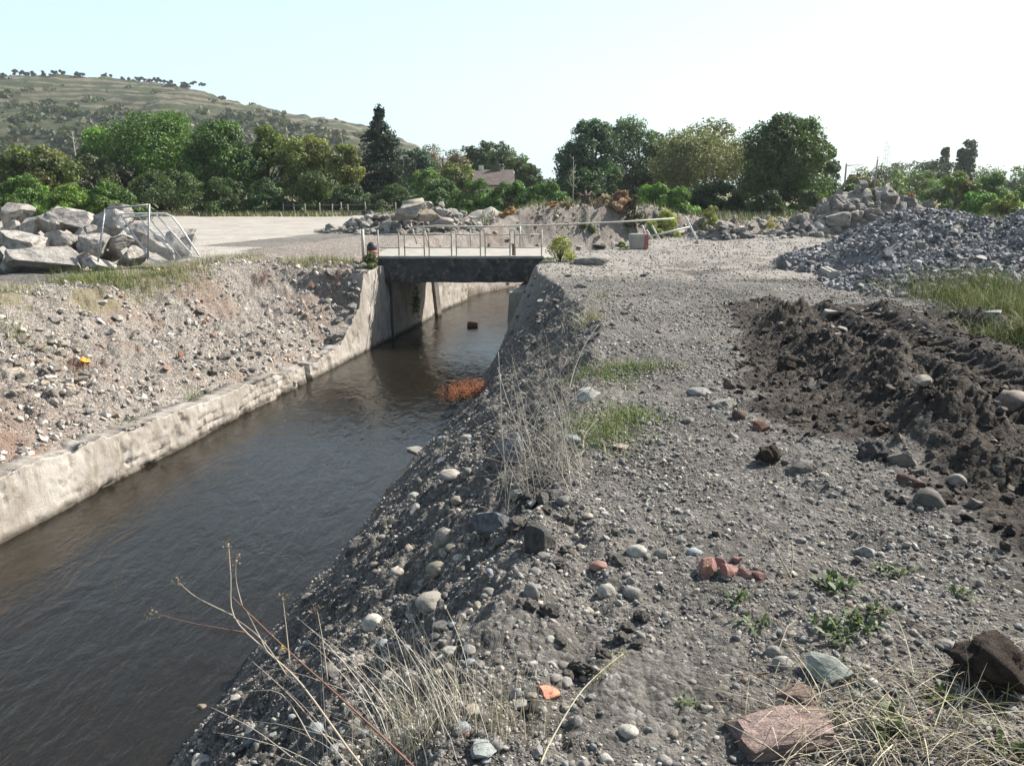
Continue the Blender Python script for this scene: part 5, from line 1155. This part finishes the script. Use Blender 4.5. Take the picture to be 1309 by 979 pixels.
def tuft(px, py, n, spread, hr, cols, label, name='grass_tuft', lean=.45, width=.004, group=None, seed=None, cat='grass', dirb=None, G0=None):
    p = G(px, py) if G0 is None else Vector(G0); rg_ = np.random.default_rng(int(px * 7 + py)); mb = MB(); blades(mb, rg_, p, n, spread, hr, lean, width, cols, dirb=dirb)
    return to_local(mb, tuple(p), name, label, cat, group)
GT = 'weedy tufts along the edge of the left yard'
LT = [(112, 358, 'green weed tuft below the low pale boulder'), (135, 362, 'pale green tuft at the foot of the left frame post'), (158, 364, 'tall green tuft between the frame posts, the lushest one'), (180, 360, 'yellowish tuft left of the right frame post'), (205, 352, 'yellow green tuft below the leaning fence'),
      (228, 350, 'dry tuft below the lower end of the leaning fence'), (248, 345, 'yellow tuft right of the leaning fence'), (265, 338, 'thin tuft right of the boulders on the yard edge'), (90, 362, 'short green tuft below the broad low boulder'), (20, 372, 'brownish tuft near the left edge below the boulders'),
      (8, 420, 'yellow green tuft cut by the left edge on the bank'), (398, 336, 'yellow green tuft left of the bridge, first of three'), (415, 335, 'brownish tuft left of the bridge, middle one'), (440, 334, 'green tuft left of the torn masonry'), (312, 330, 'lone tall weed tuft on the yard edge'), (372, 336, 'small dry tuft on the yard edge')]
for i, (px, py, lab) in enumerate(LT): 
    c = YEL_ + GRN_[:2] if ('green' in lab) else YEL_ + DRY_; tuft(px, py, 420, (.36, .24), (.06, .5 if i < 8 else .32), c, lab, lean=.75, width=.0045, group=GT)
GRt = 'grass at the right edge beside the stone heap'
for i, (px, py, lab) in enumerate([(1205, 378, 'leftmost yellow green grass clump beside the stone heap'), (1228, 384, 'grass clump second from the left beside the stone heap'), (1250, 392, 'taller grass clump with a bare twig beside the heap'), (1275, 398, 'bright green grass clump near the right edge'), (1300, 402, 'bright tall grass clump cut by the right edge'), (1292, 378, 'grass clump behind the bright ones at the right edge'), (1262, 374, 'yellowish grass clump at the foot of the heap'), (1325, 390, 'grass clump just beyond the right edge'), (1305, 425, 'low grass clump in front of the bright ones'), (1150, 368, 'thin dry tuft at the front foot of the heap')]):
    tuft(px, py, 700 if i < 9 else 200, (.40, .40), (.08, .55), (GRN_ + YEL_ + YEL_) if i % 3 else YEL_ + DRY_[:2] + GRN_, lab, lean=.8, width=.005, group=GRt)
GGn = 'green grass patches on the crest of the near bank'
for i, (px, py, n, sx, sy, lab) in enumerate([(775, 482, 900, .28, .42, 'bright green grass patch on the crest, the farther one'), (812, 470, 700, .30, .20, 'right wing of the farther grass patch reaching onto the track'), (765, 555, 900, .20, .35, 'nearer yellowish green grass patch on the crest'), (805, 535, 700, .17, .25, 'right side of the nearer grass patch'), (752, 412, 300, .15, .2, 'small yellow dry tuft on the crest towards the bridge'), (770, 380, 200, .16, .4, 'sparse green weeds high on the crest near the bridge'), (925, 378, 120, .25, .3, 'sparse grass on the grey track'), (905, 402, 130, .3, .3, 'dry grass patch on the grey track')]):
    tuft(px, py, n, (sx, sy), (.04, .16 if i != 4 else .4), (GRN_ * 2 + YEL_) if i != 4 and i != 7 else DRY_ + YEL_[:1], lab, lean=.8, width=.0035, group=GGn)
# field of dry grass at the back of both yards
def back_grass():
    rg_ = np.random.default_rng(70); mb = MB()
    for x0, x1, y0, y1, n, hr in ((-34, -2, 63, 67, 9000, (.15, .5)), (-2, 10, 46, 62, 6000, (.1, .5)), (12, 45, 44, 62, 14000, (.2, .7)), (17, 30, 27, 44, 5000, (.2, .6)), (-1, 12, 44, 50, 2600, (.05, .28)), (1, 13, 41, 46, 1500, (.04, .2))):
        cx, cy = (x0 + x1) / 2, (y0 + y1) / 2; X = rg_.uniform(x0, x1, n); Y = rg_.uniform(y0, y1, n); k = (fbm(X, Y, .3, 3, 95) > -.35) & (height(X, Y) > -.4); X, Y = X[k], Y[k]; n = len(X); hgt = rg_.uniform(*hr, n); a = rg_.uniform(0, 6.28, n); Z = height(X, Y); w = .03
        V = np.stack([np.stack([X - np.sin(a) * w, Y + np.cos(a) * w, Z], -1), np.stack([X + np.sin(a) * w, Y - np.cos(a) * w, Z], -1), np.stack([X + np.cos(a) * hgt * .4, Y + np.sin(a) * hgt * .3, Z + hgt], -1)], 1)
        cols = np.array(YEL_ + DRY_ + GRN_)[rg_.integers(0, 9, n)] * rg_.uniform(.7, 1.2, (n, 1)); mb.add(V.reshape(-1, 3), np.arange(n * 3).reshape(n, 3), np.repeat(cols, 3, 0))
    o = mb.build('grass', M['straw'], smooth=False); tag(o, 'rough dry grass along the back of the yards', 'grass', kind='stuff')
back_grass()
def fluff(px, top, wpx, Y, label, col, seed, n=2500, leaf=.05, name='shrub', cat='shrub', nl=14, col2=None, group=None, hmul=1, stalk=True):
    p = at(px, top, Y); return tree(name, px, top, wpx, Y, label, 'dome', col, n, leaf, seed, crown0=.0, group=group, cat=cat, nlobe=nl, trunk=-.02, col2=col2)
fluff(716, 300, 54, 24.3, 'yellow green bush at the right end of the bridge railing', (.12, .135, .04), 401, 1300, .038, 'bush', 'bush', 22, (.24, .24, .09))
fluff(472, 322, 28, 24.6, 'dark green creeper on top of the wing wall by the railing end', (.05, .075, .025), 402, 1500, .04, 'creeper', 'creeper', 10, (.14, .13, .06))
fluff(910, 254, 26, 50, 'thin yellow green sapling at the far end of the track', (.12, .14, .045), 403, 1100, .09, 'sapling', 'tree', 14)
fluff(772, 248, 34, 46.6, 'tan dead brush left of the big brown brush heap', (.20, .14, .10), 444, 2200, .085, 'brush_pile', 'brush', 16, (.28, .22, .16))
fluff(794, 243, 44, 47.2, 'heap of dead brown conifer brush on the earth bank', (.17, .095, .065), 404, 5000, .085, 'brush_pile', 'brush', 22, (.27, .20, .15))
fluff(813, 246, 24, 46.9, 'dark green brush at the right end of the dead brown heap', (.05, .06, .035), 405, 1200, .08, 'brush_pile', 'brush', 10)
fluff(712, 258, 54, 45, 'low rust coloured dead weeds on the earth bank', (.20, .085, .05), 406, 3000, .07, 'dead_weeds', 'weeds', 16, (.24, .18, .13))
fluff(652, 264, 34, 43.5, 'low rust coloured weeds left of the earth mound', (.19, .09, .055), 407, 1300, .07, 'dead_weeds', 'weeds', 12, (.22, .18, .1))
fluff(745, 283, 14, G(745, 290).y, 'small dark green shrub on the left of the bank slope', (.06, .09, .03), 408, 500, .06)
fluff(756, 288, 14, G(756, 296).y, 'small dark green shrub lower on the bank slope', (.06, .09, .03), 409, 500, .06)
fluff(985, 276, 30, 52, 'dry grassy shrub with a rusty patch at the far track end', (.16, .15, .07), 410, 1200, .07)
fluff(795, 309, 18, G(795, 317).y, 'low green weeds left of the red ended block', (.08, .12, .035), 411, 600, .05)
fluff(540, 262, 26, 44, 'yellow dry weeds behind the right end of the far rubble heap', (.26, .24, .10), 412, 1600, .07, 'dead_weeds', 'weeds', 12)
for i, (px, top, w, Y, lab) in enumerate([(852, 266, 44, 48, 'yellow green creeping plants on the right end of the earth bank'), (838, 272, 30, 46.3, 'yellow green creeping plants lower on the earth bank')]): fluff(px, top, w, Y, lab, (.15, .18, .04), 420 + i, 2200, .07, 'creeping_plants', 'plants', 14, (.24, .26, .08))
def stump():
    p = at(748, 268, 46.4); root = empty('tree_stump', (p.x, p.y, HZ(p.x, p.y)), 'uprooted dark tree stump between the rusty weeds and the brush heap', 'stump'); mb = MB(); mb.tube([(0, 0, -.1), (.05, 0, .3), (0, 0, .55)], [.34, .25, .3], 12); mb.build('trunk', M['bark'], root); rr = random.Random(3)
    for k in range(8):
        a = rr.uniform(0, 6.28); mb = MB(); mb.tube([(0, 0, .35), (math.cos(a) * .35, math.sin(a) * .35, .45 + rr.uniform(-.2, .3)), (math.cos(a) * .7, math.sin(a) * .7, .35 + rr.uniform(-.3, .5))], [.11, .06, .02], 6); mb.build('root', M['bark'], root)
    p = G(788, 272); o_ = MB(); rr = random.Random(8)
    for k in range(4): x = rr.uniform(-.5, .5); o_.tube([(x, 0, 0), (x + rr.uniform(-.2, .2), 0, .15), (x * 1.3 + .1, .1, rr.uniform(.2, .5))], [.07, .06, .03], 6)
    o_.tube([(-.8, 0, .08), (0, .05, .14), (.8, 0, .05)], [.07, .09, .05], 7); o = o_.build('charred_branch', M['rusty']); o.location = (p.x, p.y, HZ(p.x, p.y)); tag(o, 'dark charred forked branch lying below the brush heap', 'branch')
stump()
def water_plant():
    rg_ = np.random.default_rng(9); p = G(606, 506); root = empty('dead_shrub', tuple(p), 'rust red dead shrub at the water edge below the bridge', 'shrub'); mb = MB(); P = []; tb = MB()
    for k in range(46):
        a = rg_.uniform(0, 6.28); L = rg_.uniform(.18, .42); bb = np.array([rg_.uniform(-.55, .25), 0, 0]); bb[1] = bb[0] * .9 + rg_.normal() * .1; e = bb + np.array([math.cos(a) * L, math.sin(a) * L, L * .7 + .05]); tb.tube([tuple(bb), tuple((bb + e) / 2 + np.array([0, 0, -.03])), tuple(e)], [.007, .005, .002], 4, col=(.2, .09, .05))
        t = rg_.uniform(.25, 1, 60) ** .8; q = bb[None] + (e - bb)[None] * t[:, None] + rg_.normal(size=(60, 3)) * .045; P.append(q)
    P = np.concatenate(P); cols = np.array([(.36, .13, .07), (.26, .09, .05), (.42, .19, .11)])[rg_.integers(0, 3, len(P))] * rg_.uniform(.7, 1.2, (len(P), 1)); leaves(mb, P, .017, rg_, cols, aspect=.35); mb.build('foliage', M['leaf'], root, False); tb.build('stems', M['straw'], root)
water_plant()
def stalk(root, pts, r0, r1, col, name='stem'):
    mb = MB(); P = [Vector(p) for p in pts]
    # smooth the polyline a little
    Q = [];
    for i in range(len(P) - 1):
        a = P[max(0, i - 1)]; b = P[i]; c = P[i + 1]; d = P[min(len(P) - 1, i + 2)]
        for t in (0, .25, .5, .75): Q.append(.5 * ((2 * b) + (-a + c) * t + (2 * a - 5 * b + 4 * c - d) * t * t + (-a + 3 * b - 3 * c + d) * t ** 3))
    Q.append(P[-1]); mb.tube(Q, np.linspace(r0, r1, len(Q)), 6, col=col); return local(mb.build(name, M['straw']), root)
def seedhead(mb, rg_, c, s=.012, n=14, col=(.16, .13, .10)):
    C = np.array(c) + rg_.normal(size=(n, 3)) * s; leaves(mb, C, s * .55, rg_, np.array(col) * rg_.uniform(.6, 1.4, (n, 1)))
def near_weeds():
    rg_ = np.random.default_rng(15)
    def z8(x, y, Y): return at(150 + x / 2.38, 660 + y / 2.38, Y)
    b = G(525, 975); root = empty('dead_weed', tuple(b), 'tall dead weed with reddish stems and small seed heads at the bottom left', 'weed')
    RED = (.19, .10, .075); TAN = (.36, .30, .23)
    base1 = z8(930, 800, b.y); base2 = z8(800, 800, b.y)
    stalk(root, [base1, z8(895, 755, 2.12), z8(700, 570, 2.3), z8(500, 390, 2.5), z8(350, 245, 2.65)], .0048, .0018, RED)
    stalk(root, [base2, z8(740, 755, 2.12), z8(560, 510, 2.35), z8(455, 410, 2.45), z8(355, 305, 2.55), z8(345, 180, 2.6), z8(338, 80, 2.65)], .0042, .0014, TAN)
    tw = [[z8(350, 300, 2.55), z8(240, 245, 2.6), z8(182, 195, 2.65)], [z8(385, 352, 2.5), z8(230, 325, 2.6), z8(105, 292, 2.7)], [z8(380, 272, 2.62), z8(362, 200, 2.65), z8(360, 125, 2.65)], [z8(525, 450, 2.4), z8(515, 350, 2.45), z8(503, 245, 2.5)], [z8(640, 500, 2.35), z8(625, 380, 2.4), z8(607, 280, 2.45)],
          [z8(520, 490, 2.38), z8(440, 375, 2.42), z8(352, 305, 2.5)], [z8(455, 410, 2.45), z8(420, 340, 2.5), z8(395, 290, 2.5)], [z8(700, 755, 2.15), z8(540, 560, 2.3), z8(410, 440, 2.4)], [z8(560, 755, 2.2), z8(420, 650, 2.35), z8(285, 580, 2.45)], [z8(600, 700, 2.2), z8(500, 540, 2.35), z8(380, 535, 2.45)]]
    for k, t in enumerate(tw): stalk(root, t, .0024, .001, RED if k == 1 else TAN, 'twig')
    mb = MB()
    for t in tw[:5] + [[z8(338, 82, 2.65)]]:
        e = np.array(t[-1]); seedhead(mb, rg_, e, .010, 22)
        if len(t) > 1:
            for q in (.55, .75, .9):
                m_ = np.array(t[1]) * (1 - q) + np.array(t[2]) * q; seedhead(mb, rg_, m_ + rg_.normal(size=3) * .008, .004, 8)
    for q in np.linspace(.1, .95, 9): seedhead(mb, rg_, np.array(z8(345, 180, 2.6)) * (1 - q) + np.array(z8(338, 80, 2.65)) * q + rg_.normal(size=3) * .006, .004, 8)
    local(mb.build('seed_heads', M['leaf'], None, False), root)
    mb = MB(); C = np.array(z8(503, 397, 2.48)); leaves(mb, C + rg_.normal(size=(6, 3)) * .003, .006, rg_, np.tile((.6, .5, .05), (6, 1))); local(mb.build('flower', M['leaf'], None, False), root)
    # straw clump
    p = G(535, 945); mb = MB(); blades(mb, rg_, p, 270, (.14, .08), (.18, .55), .42, .0014, [(.46, .43, .36), (.54, .51, .44), (.36, .32, .26)], seg=5, dirb=(-.22, .05)); blades(mb, rg_, p, 120, (.2, .1), (.1, .3), .8, .0014, DRY_, seg=4); to_local(mb, tuple(p), 'straw_clump', 'pale dry straw clump at the bottom edge in front of the slope', 'grass')
    p = G(640, 940); mb = MB(); blades(mb, rg_, p, 46, (.08, .05), (.2, .5), .25, .0016, DRY_, seg=5, dirb=(.1, .1)); to_local(mb, tuple(p), 'straw_clump', 'few thin straws standing right of the pale straw clump', 'grass')
    # dry stalk with fuzzy head
    b = G(690, 978); root = empty('grass_stalk', tuple(b), 'single curved pale stalk with a fuzzy yellow seed head', 'stalk'); a1 = at(690, 985, b.y)
    stalk(root, [b, at(705, 945, b.y + .08), at(738, 890, b.y + .22), at(768, 858, b.y + .33), at(797, 835, b.y + .42)], .0038, .001, (.50, .46, .32)); mb = MB(); c0, c1 = np.array(at(757, 868, b.y + .29)), np.array(at(800, 832, b.y + .43))
    t = rg_.random(260); C = c0 + (c1 - c0) * t[:, None] + rg_.normal(size=(260, 3)) * .012 * (1.1 - np.abs(t - .55))[:, None]; leaves(mb, C, .0045, rg_, np.array((.40, .38, .18)) * rg_.uniform(.6, 1.3, (260, 1)), aspect=.3); local(mb.build('seed_head', M['straw'], None, False), root)
    # thin stalks with bare tops on the gravel
    for (bx, by, tx, ty, lab) in [(1015, 745, 950, 640, 'thin greenish stalk leaning left on the gravel'), (1030, 738, 1044, 680, 'pair of short pale straws on the gravel'), (1010, 740, 1012, 690, 'short upright straw beside the leaning stalk'), (855, 720, 835, 650, 'thin bent straw on the gravel above the pale stone')]:
        b = G(bx, by); root = empty('grass_stalk', tuple(b), lab, 'stalk'); e = at(tx, ty, b.y + .15); stalk(root, [b, b.lerp(e, .5) + Vector((.01, 0, .01)), e], .003, .001, (.42, .38, .26))
near_weeds()
def dry_shrub():
    rg_ = np.random.default_rng(16); p = G(705, 612); root = empty('dry_shrub', tuple(p), 'tangled dry grey shrub of long stalks on the crest of the bank', 'shrub'); mb = MB(); Y0 = p.y
    fan = [(640, 500), (652, 480), (668, 470), (610, 515), (690, 500), (720, 470), (655, 530), (628, 560), (700, 520), (735, 520), (748, 505), (770, 540), (645, 590), (660, 610), (680, 560), (715, 545), (690, 470), (640, 620)]
    for k in range(150):
        tx, ty = fan[k % len(fan)]; tx += rg_.normal() * 16; ty += rg_.normal() * 18 + (0 if k < 40 else rg_.uniform(10, 70)); b = p + Vector((rg_.normal() * .16, rg_.normal() * .25, 0)); b.z = HZ(b.x, b.y); e = at(tx, ty, Y0 + rg_.uniform(-.2, .5))
        m_ = b.lerp(e, .55) + Vector((rg_.normal() * .05, 0, .06)); r = .0035 if k < 30 else .002; c = np.array((.34, .31, .26)) * rg_.uniform(.6, 1.3); pts = [b, b.lerp(m_, .5) + Vector((0, 0, .02)), m_, e]; mb.tube(pts, [r, r * .9, r * .7, r * .3], 4, col=c, caps=False)
        if k < 60:
            for _ in range(3): q = m_.lerp(e, rg_.random()); mb.tube([q, q + Vector((rg_.normal() * .07, rg_.normal() * .05, abs(rg_.normal()) * .09))], [.0014, .0005], 3, col=c, caps=False)
    local(mb.build('stalks', M['straw']), root)
    # three long arching pale stems over the crest
    for pts in ([(640, 632), (655, 570), (690, 520), (725, 460)], [(727, 500), (735, 470), (748, 440), (765, 415)], [(700, 565), (718, 525), (745, 500), (762, 495)], [(650, 640), (642, 560), (640, 500), (637, 450)], [(690, 600), (668, 560), (648, 510), (636, 470)], [(745, 575), (748, 555), (765, 535)]):
        b = G(*pts[0]) if pts[0][1] > 560 else at(*pts[0], Y0 + .3); n = len(pts); stalk(root, [at(q[0], q[1], b.y + .12 * i) if i else b for i, q in enumerate(pts)], .0045, .0018, (.42, .38, .32), 'stem')
    # thin grey twigs higher on the slope towards the bridge
    mb = MB(); base = G(735, 470)
    for k in range(70):
        s = G(rg_.uniform(690, 745), rg_.uniform(440, 560)); h = rg_.uniform(.2, .6); e = s + Vector((rg_.normal() * .25 - .15, rg_.normal() * .2, h)); mb.tube([s, s.lerp(e, .5) + Vector((0, 0, .05)), e], [.003, .002, .0008], 3, col=np.array((.27, .24, .2)) * rg_.uniform(.6, 1.3), caps=False)
    for i, v in enumerate(mb.V): mb.V[i] = v - np.array(base)
    o = mb.build('dead_twigs', M['straw']); o.location = base; tag(o, 'thin dead twigs standing along the crest behind the dry shrub', 'twigs', kind='stuff')
dry_shrub()
def green_weeds():
    rg_ = np.random.default_rng(17)
    L = [(965, 800, .10, 'green rosette weed with narrow leaves left of the greenish flat rock'), (1075, 815, .10, 'leafy weed above the greenish flat rock'), (1058, 800, .08, 'small weed left of the leafy ones on the gravel'), (1100, 800, .11, 'broad leaved weed, largest of the right gravel'), (1120, 785, .08, 'pale green weed behind the broad leaved one'), (1135, 735, .10, 'upright weed near the dark soil on the right'), (1060, 745, .09, 'upright yellowish weed with small leaves'), (1075, 755, .12, 'tall thin yellow weed right of the upright yellowish one'),
         (945, 765, .07, 'small weed below the red shards'), (1210, 895, .10, 'grey green rosette left of the big brown boulder'), (1140, 935, .12, 'bright leaved weed in the dry twigs at the bottom right'), (905, 735, .05, 'tiny weed with a yellow flower beside the pink shard'), (1225, 760, .08, 'green weed at the lower edge of the dark soil'), (875, 900, .05, 'tiny green seedling at the bottom centre'), (1290, 960, .09, 'weed in the bottom right corner')]
    for px, py, s, lab in L:
        p = G(px, py); mb = MB(); n = int(22 + s * 160)
        for k in range(n):
            a = rg_.uniform(0, 6.28); el = rg_.uniform(.1, 1.2); Ln = s * .8 * rg_.uniform(.4, 1.2); w = Ln * (.09 if 'narrow' in lab else .14); dv = np.array([math.cos(a) * math.cos(el), math.sin(a) * math.cos(el), math.sin(el)]); sd_ = np.array([-math.sin(a), math.cos(a), 0]); o0 = np.array(p) + np.array([rg_.normal() * s * .35, rg_.normal() * s * .35, .005])
            V = [o0, o0 + dv * Ln * .5 - sd_ * w, o0 + dv * Ln * .5 + sd_ * w, o0 + dv * Ln * .8 - sd_ * w * .7 + [0, 0, -Ln * .08], o0 + dv * Ln * .8 + sd_ * w * .7 + [0, 0, -Ln * .08], o0 + dv * Ln + [0, 0, -Ln * .22]]
            mb.add(V, [np.array([(0, 2, 1), (3, 4, 5)]), np.array([(1, 2, 4, 3)])], np.array((.075, .105, .04)) * rg_.uniform(.5, 1.5))
        if 'flower' in lab: c = np.array(p) + [0, 0, .05]; leaves(mb, c + rg_.normal(size=(8, 3)) * .004, .008, rg_, np.tile((.75, .55, .03), (8, 1)))
        to_local(mb, tuple(p), 'weed', lab, 'weed', 'small green weeds on the near gravel', mat='leaf')
    # dry litter bottom right
    mb = MB()
    for k in range(520):
        px, py = rg_.uniform(930, 1330), rg_.uniform(730, 990)
        if rg_.random() > (.12 + .9 * max(0, (py - 790) / 190) * (px > 985)): continue
        s = G(px, py); a = rg_.uniform(-.9, .9) + (3.14 if rg_.random() < .5 else 0); Ln = rg_.uniform(.06, .38); e = s + Vector((math.cos(a) * Ln, math.sin(a) * Ln, 0)); m_ = s.lerp(e, .5); e.z = HZ(e.x, e.y) + rg_.uniform(0, .06); m_.z = HZ(m_.x, m_.y) + rg_.uniform(.01, .07); s.z += .004
        mb.tube([s, m_, e], [.0022, .0018, .0008], 4, col=np.array([(.40, .36, .28), (.28, .22, .16), (.16, .12, .09)][int(rg_.integers(3))]) * rg_.uniform(.7, 1.2), caps=False)
    o = mb.build('dry_litter', M['straw']); tag(o, 'dry stalks and twigs littering the lower right gravel', 'litter', kind='stuff')
    p = G(1240, 925); mb = MB(); blades(mb, rg_, p, 260, (.35, .14), (.05, .28), 1.3, .002, DRY_ + YEL_[:1], seg=4); to_local(mb, tuple(p), 'straw_clump', 'flattened dry grass below the big brown boulder', 'grass')
    p = G(1090, 945); mb = MB(); blades(mb, rg_, p, 120, (.2, .1), (.05, .25), 1.2, .002, DRY_, seg=4); to_local(mb, tuple(p), 'straw_clump', 'flattened dry grass right of the big pink slab', 'grass')
green_weeds()
def bank_weeds():
    rg_ = np.random.default_rng(18)
    for px, py, s, lab in [(515, 400, .5, 'dark green creeper on the shaded abutment wall under the bridge')]:
        mb = MB(); c = canal_pt(27.2, -1.9); C = np.stack([np.full(300, c[0] + .02) + rg_.random(300) * .12, c[1] + rg_.normal(size=300) * .5, -1.6 + rg_.normal(size=300) * .25], -1); leaves(mb, C, .045, rg_, np.array((.04, .075, .02)) * rg_.uniform(.6, 1.4, (300, 1))); to_local(mb, (c[0], c[1], -1.6), 'creeper', lab, 'creeper', mat='leaf')
    for i, (px, py, lab) in enumerate([(100, 470, 'dry brown weeds on the slope right of the fallen masonry'), (185, 575, 'small green plant growing from the middle of the canal wall'), (255, 510, 'small green plant on top of the canal wall'), (430, 350, 'rusty brown dead plant hanging beside the torn masonry'), (335, 358, 'rusty brown dead weeds at the top of the bank')]):
        g = 'green' in lab; tuft(px, py, 160, (.15, .2), (.05, .25 if g else .35), GRN_ if g else [(.18, .09, .06), (.24, .15, .10)], lab, lean=1., width=.006, name='weed', cat='weed')
    # twisted bits on the bank
    for px, py, c, lab in [(107, 462, (.75, .36, .05), 'orange scrap on the left bank beside the fallen masonry'), (38, 585, (.45, .10, .06), 'red brick scrap above the wall at the left')]:
        put(px - 6, px + 6, py - 7, py + 6, 's', c, lab, cat='scrap', tilt=.6)
bank_weeds()
# thin overhead line on the right
def overhead():
    a, b = at(1082, 212, 80), at(1122, 203, 95); root = empty('overhead_line', (a.x, a.y, 0), 'pale slack overhead line between bushes right of the tallest tree', 'cable'); mb = MB(); mb.tube([a, a.lerp(b, .5) + Vector((0, 0, -.25)), b], .05, 4); local(mb.build('cable', M['rail']), root)
    mb = MB(); mb.tube([(a.x, a.y, -.2), (a.x, a.y, a.z + .2)], .09, 5); local(mb.build('pole', M['wood']), root); mb = MB(); mb.tube([(b.x, b.y, -.2), (b.x, b.y, b.z + .2)], .09, 5); local(mb.build('pole', M['wood']), root)
overhead()
# ------------------------------------------------------------------ thin summer haze
def haze():
    mb = MB(); mb.box((0, 290, 66), (1700, 1700, 144)); m = bpy.data.materials.new('haze'); m.use_nodes = True; n = m.node_tree; n.nodes.clear(); o = n.nodes.new('ShaderNodeOutputMaterial'); v = n.nodes.new('ShaderNodeVolumePrincipled')
    v.inputs['Color'].default_value = (.86, .93, 1, 1); v.inputs['Density'].default_value = .0002; v.inputs['Anisotropy'].default_value = .3; n.links.new(v.outputs[0], o.inputs[1]); b = mb.build('haze', m, smooth=False); b['kind'] = 'stuff'; m.cycles.homogeneous_volume = True if hasattr(m.cycles, 'homogeneous_volume') else None
haze()
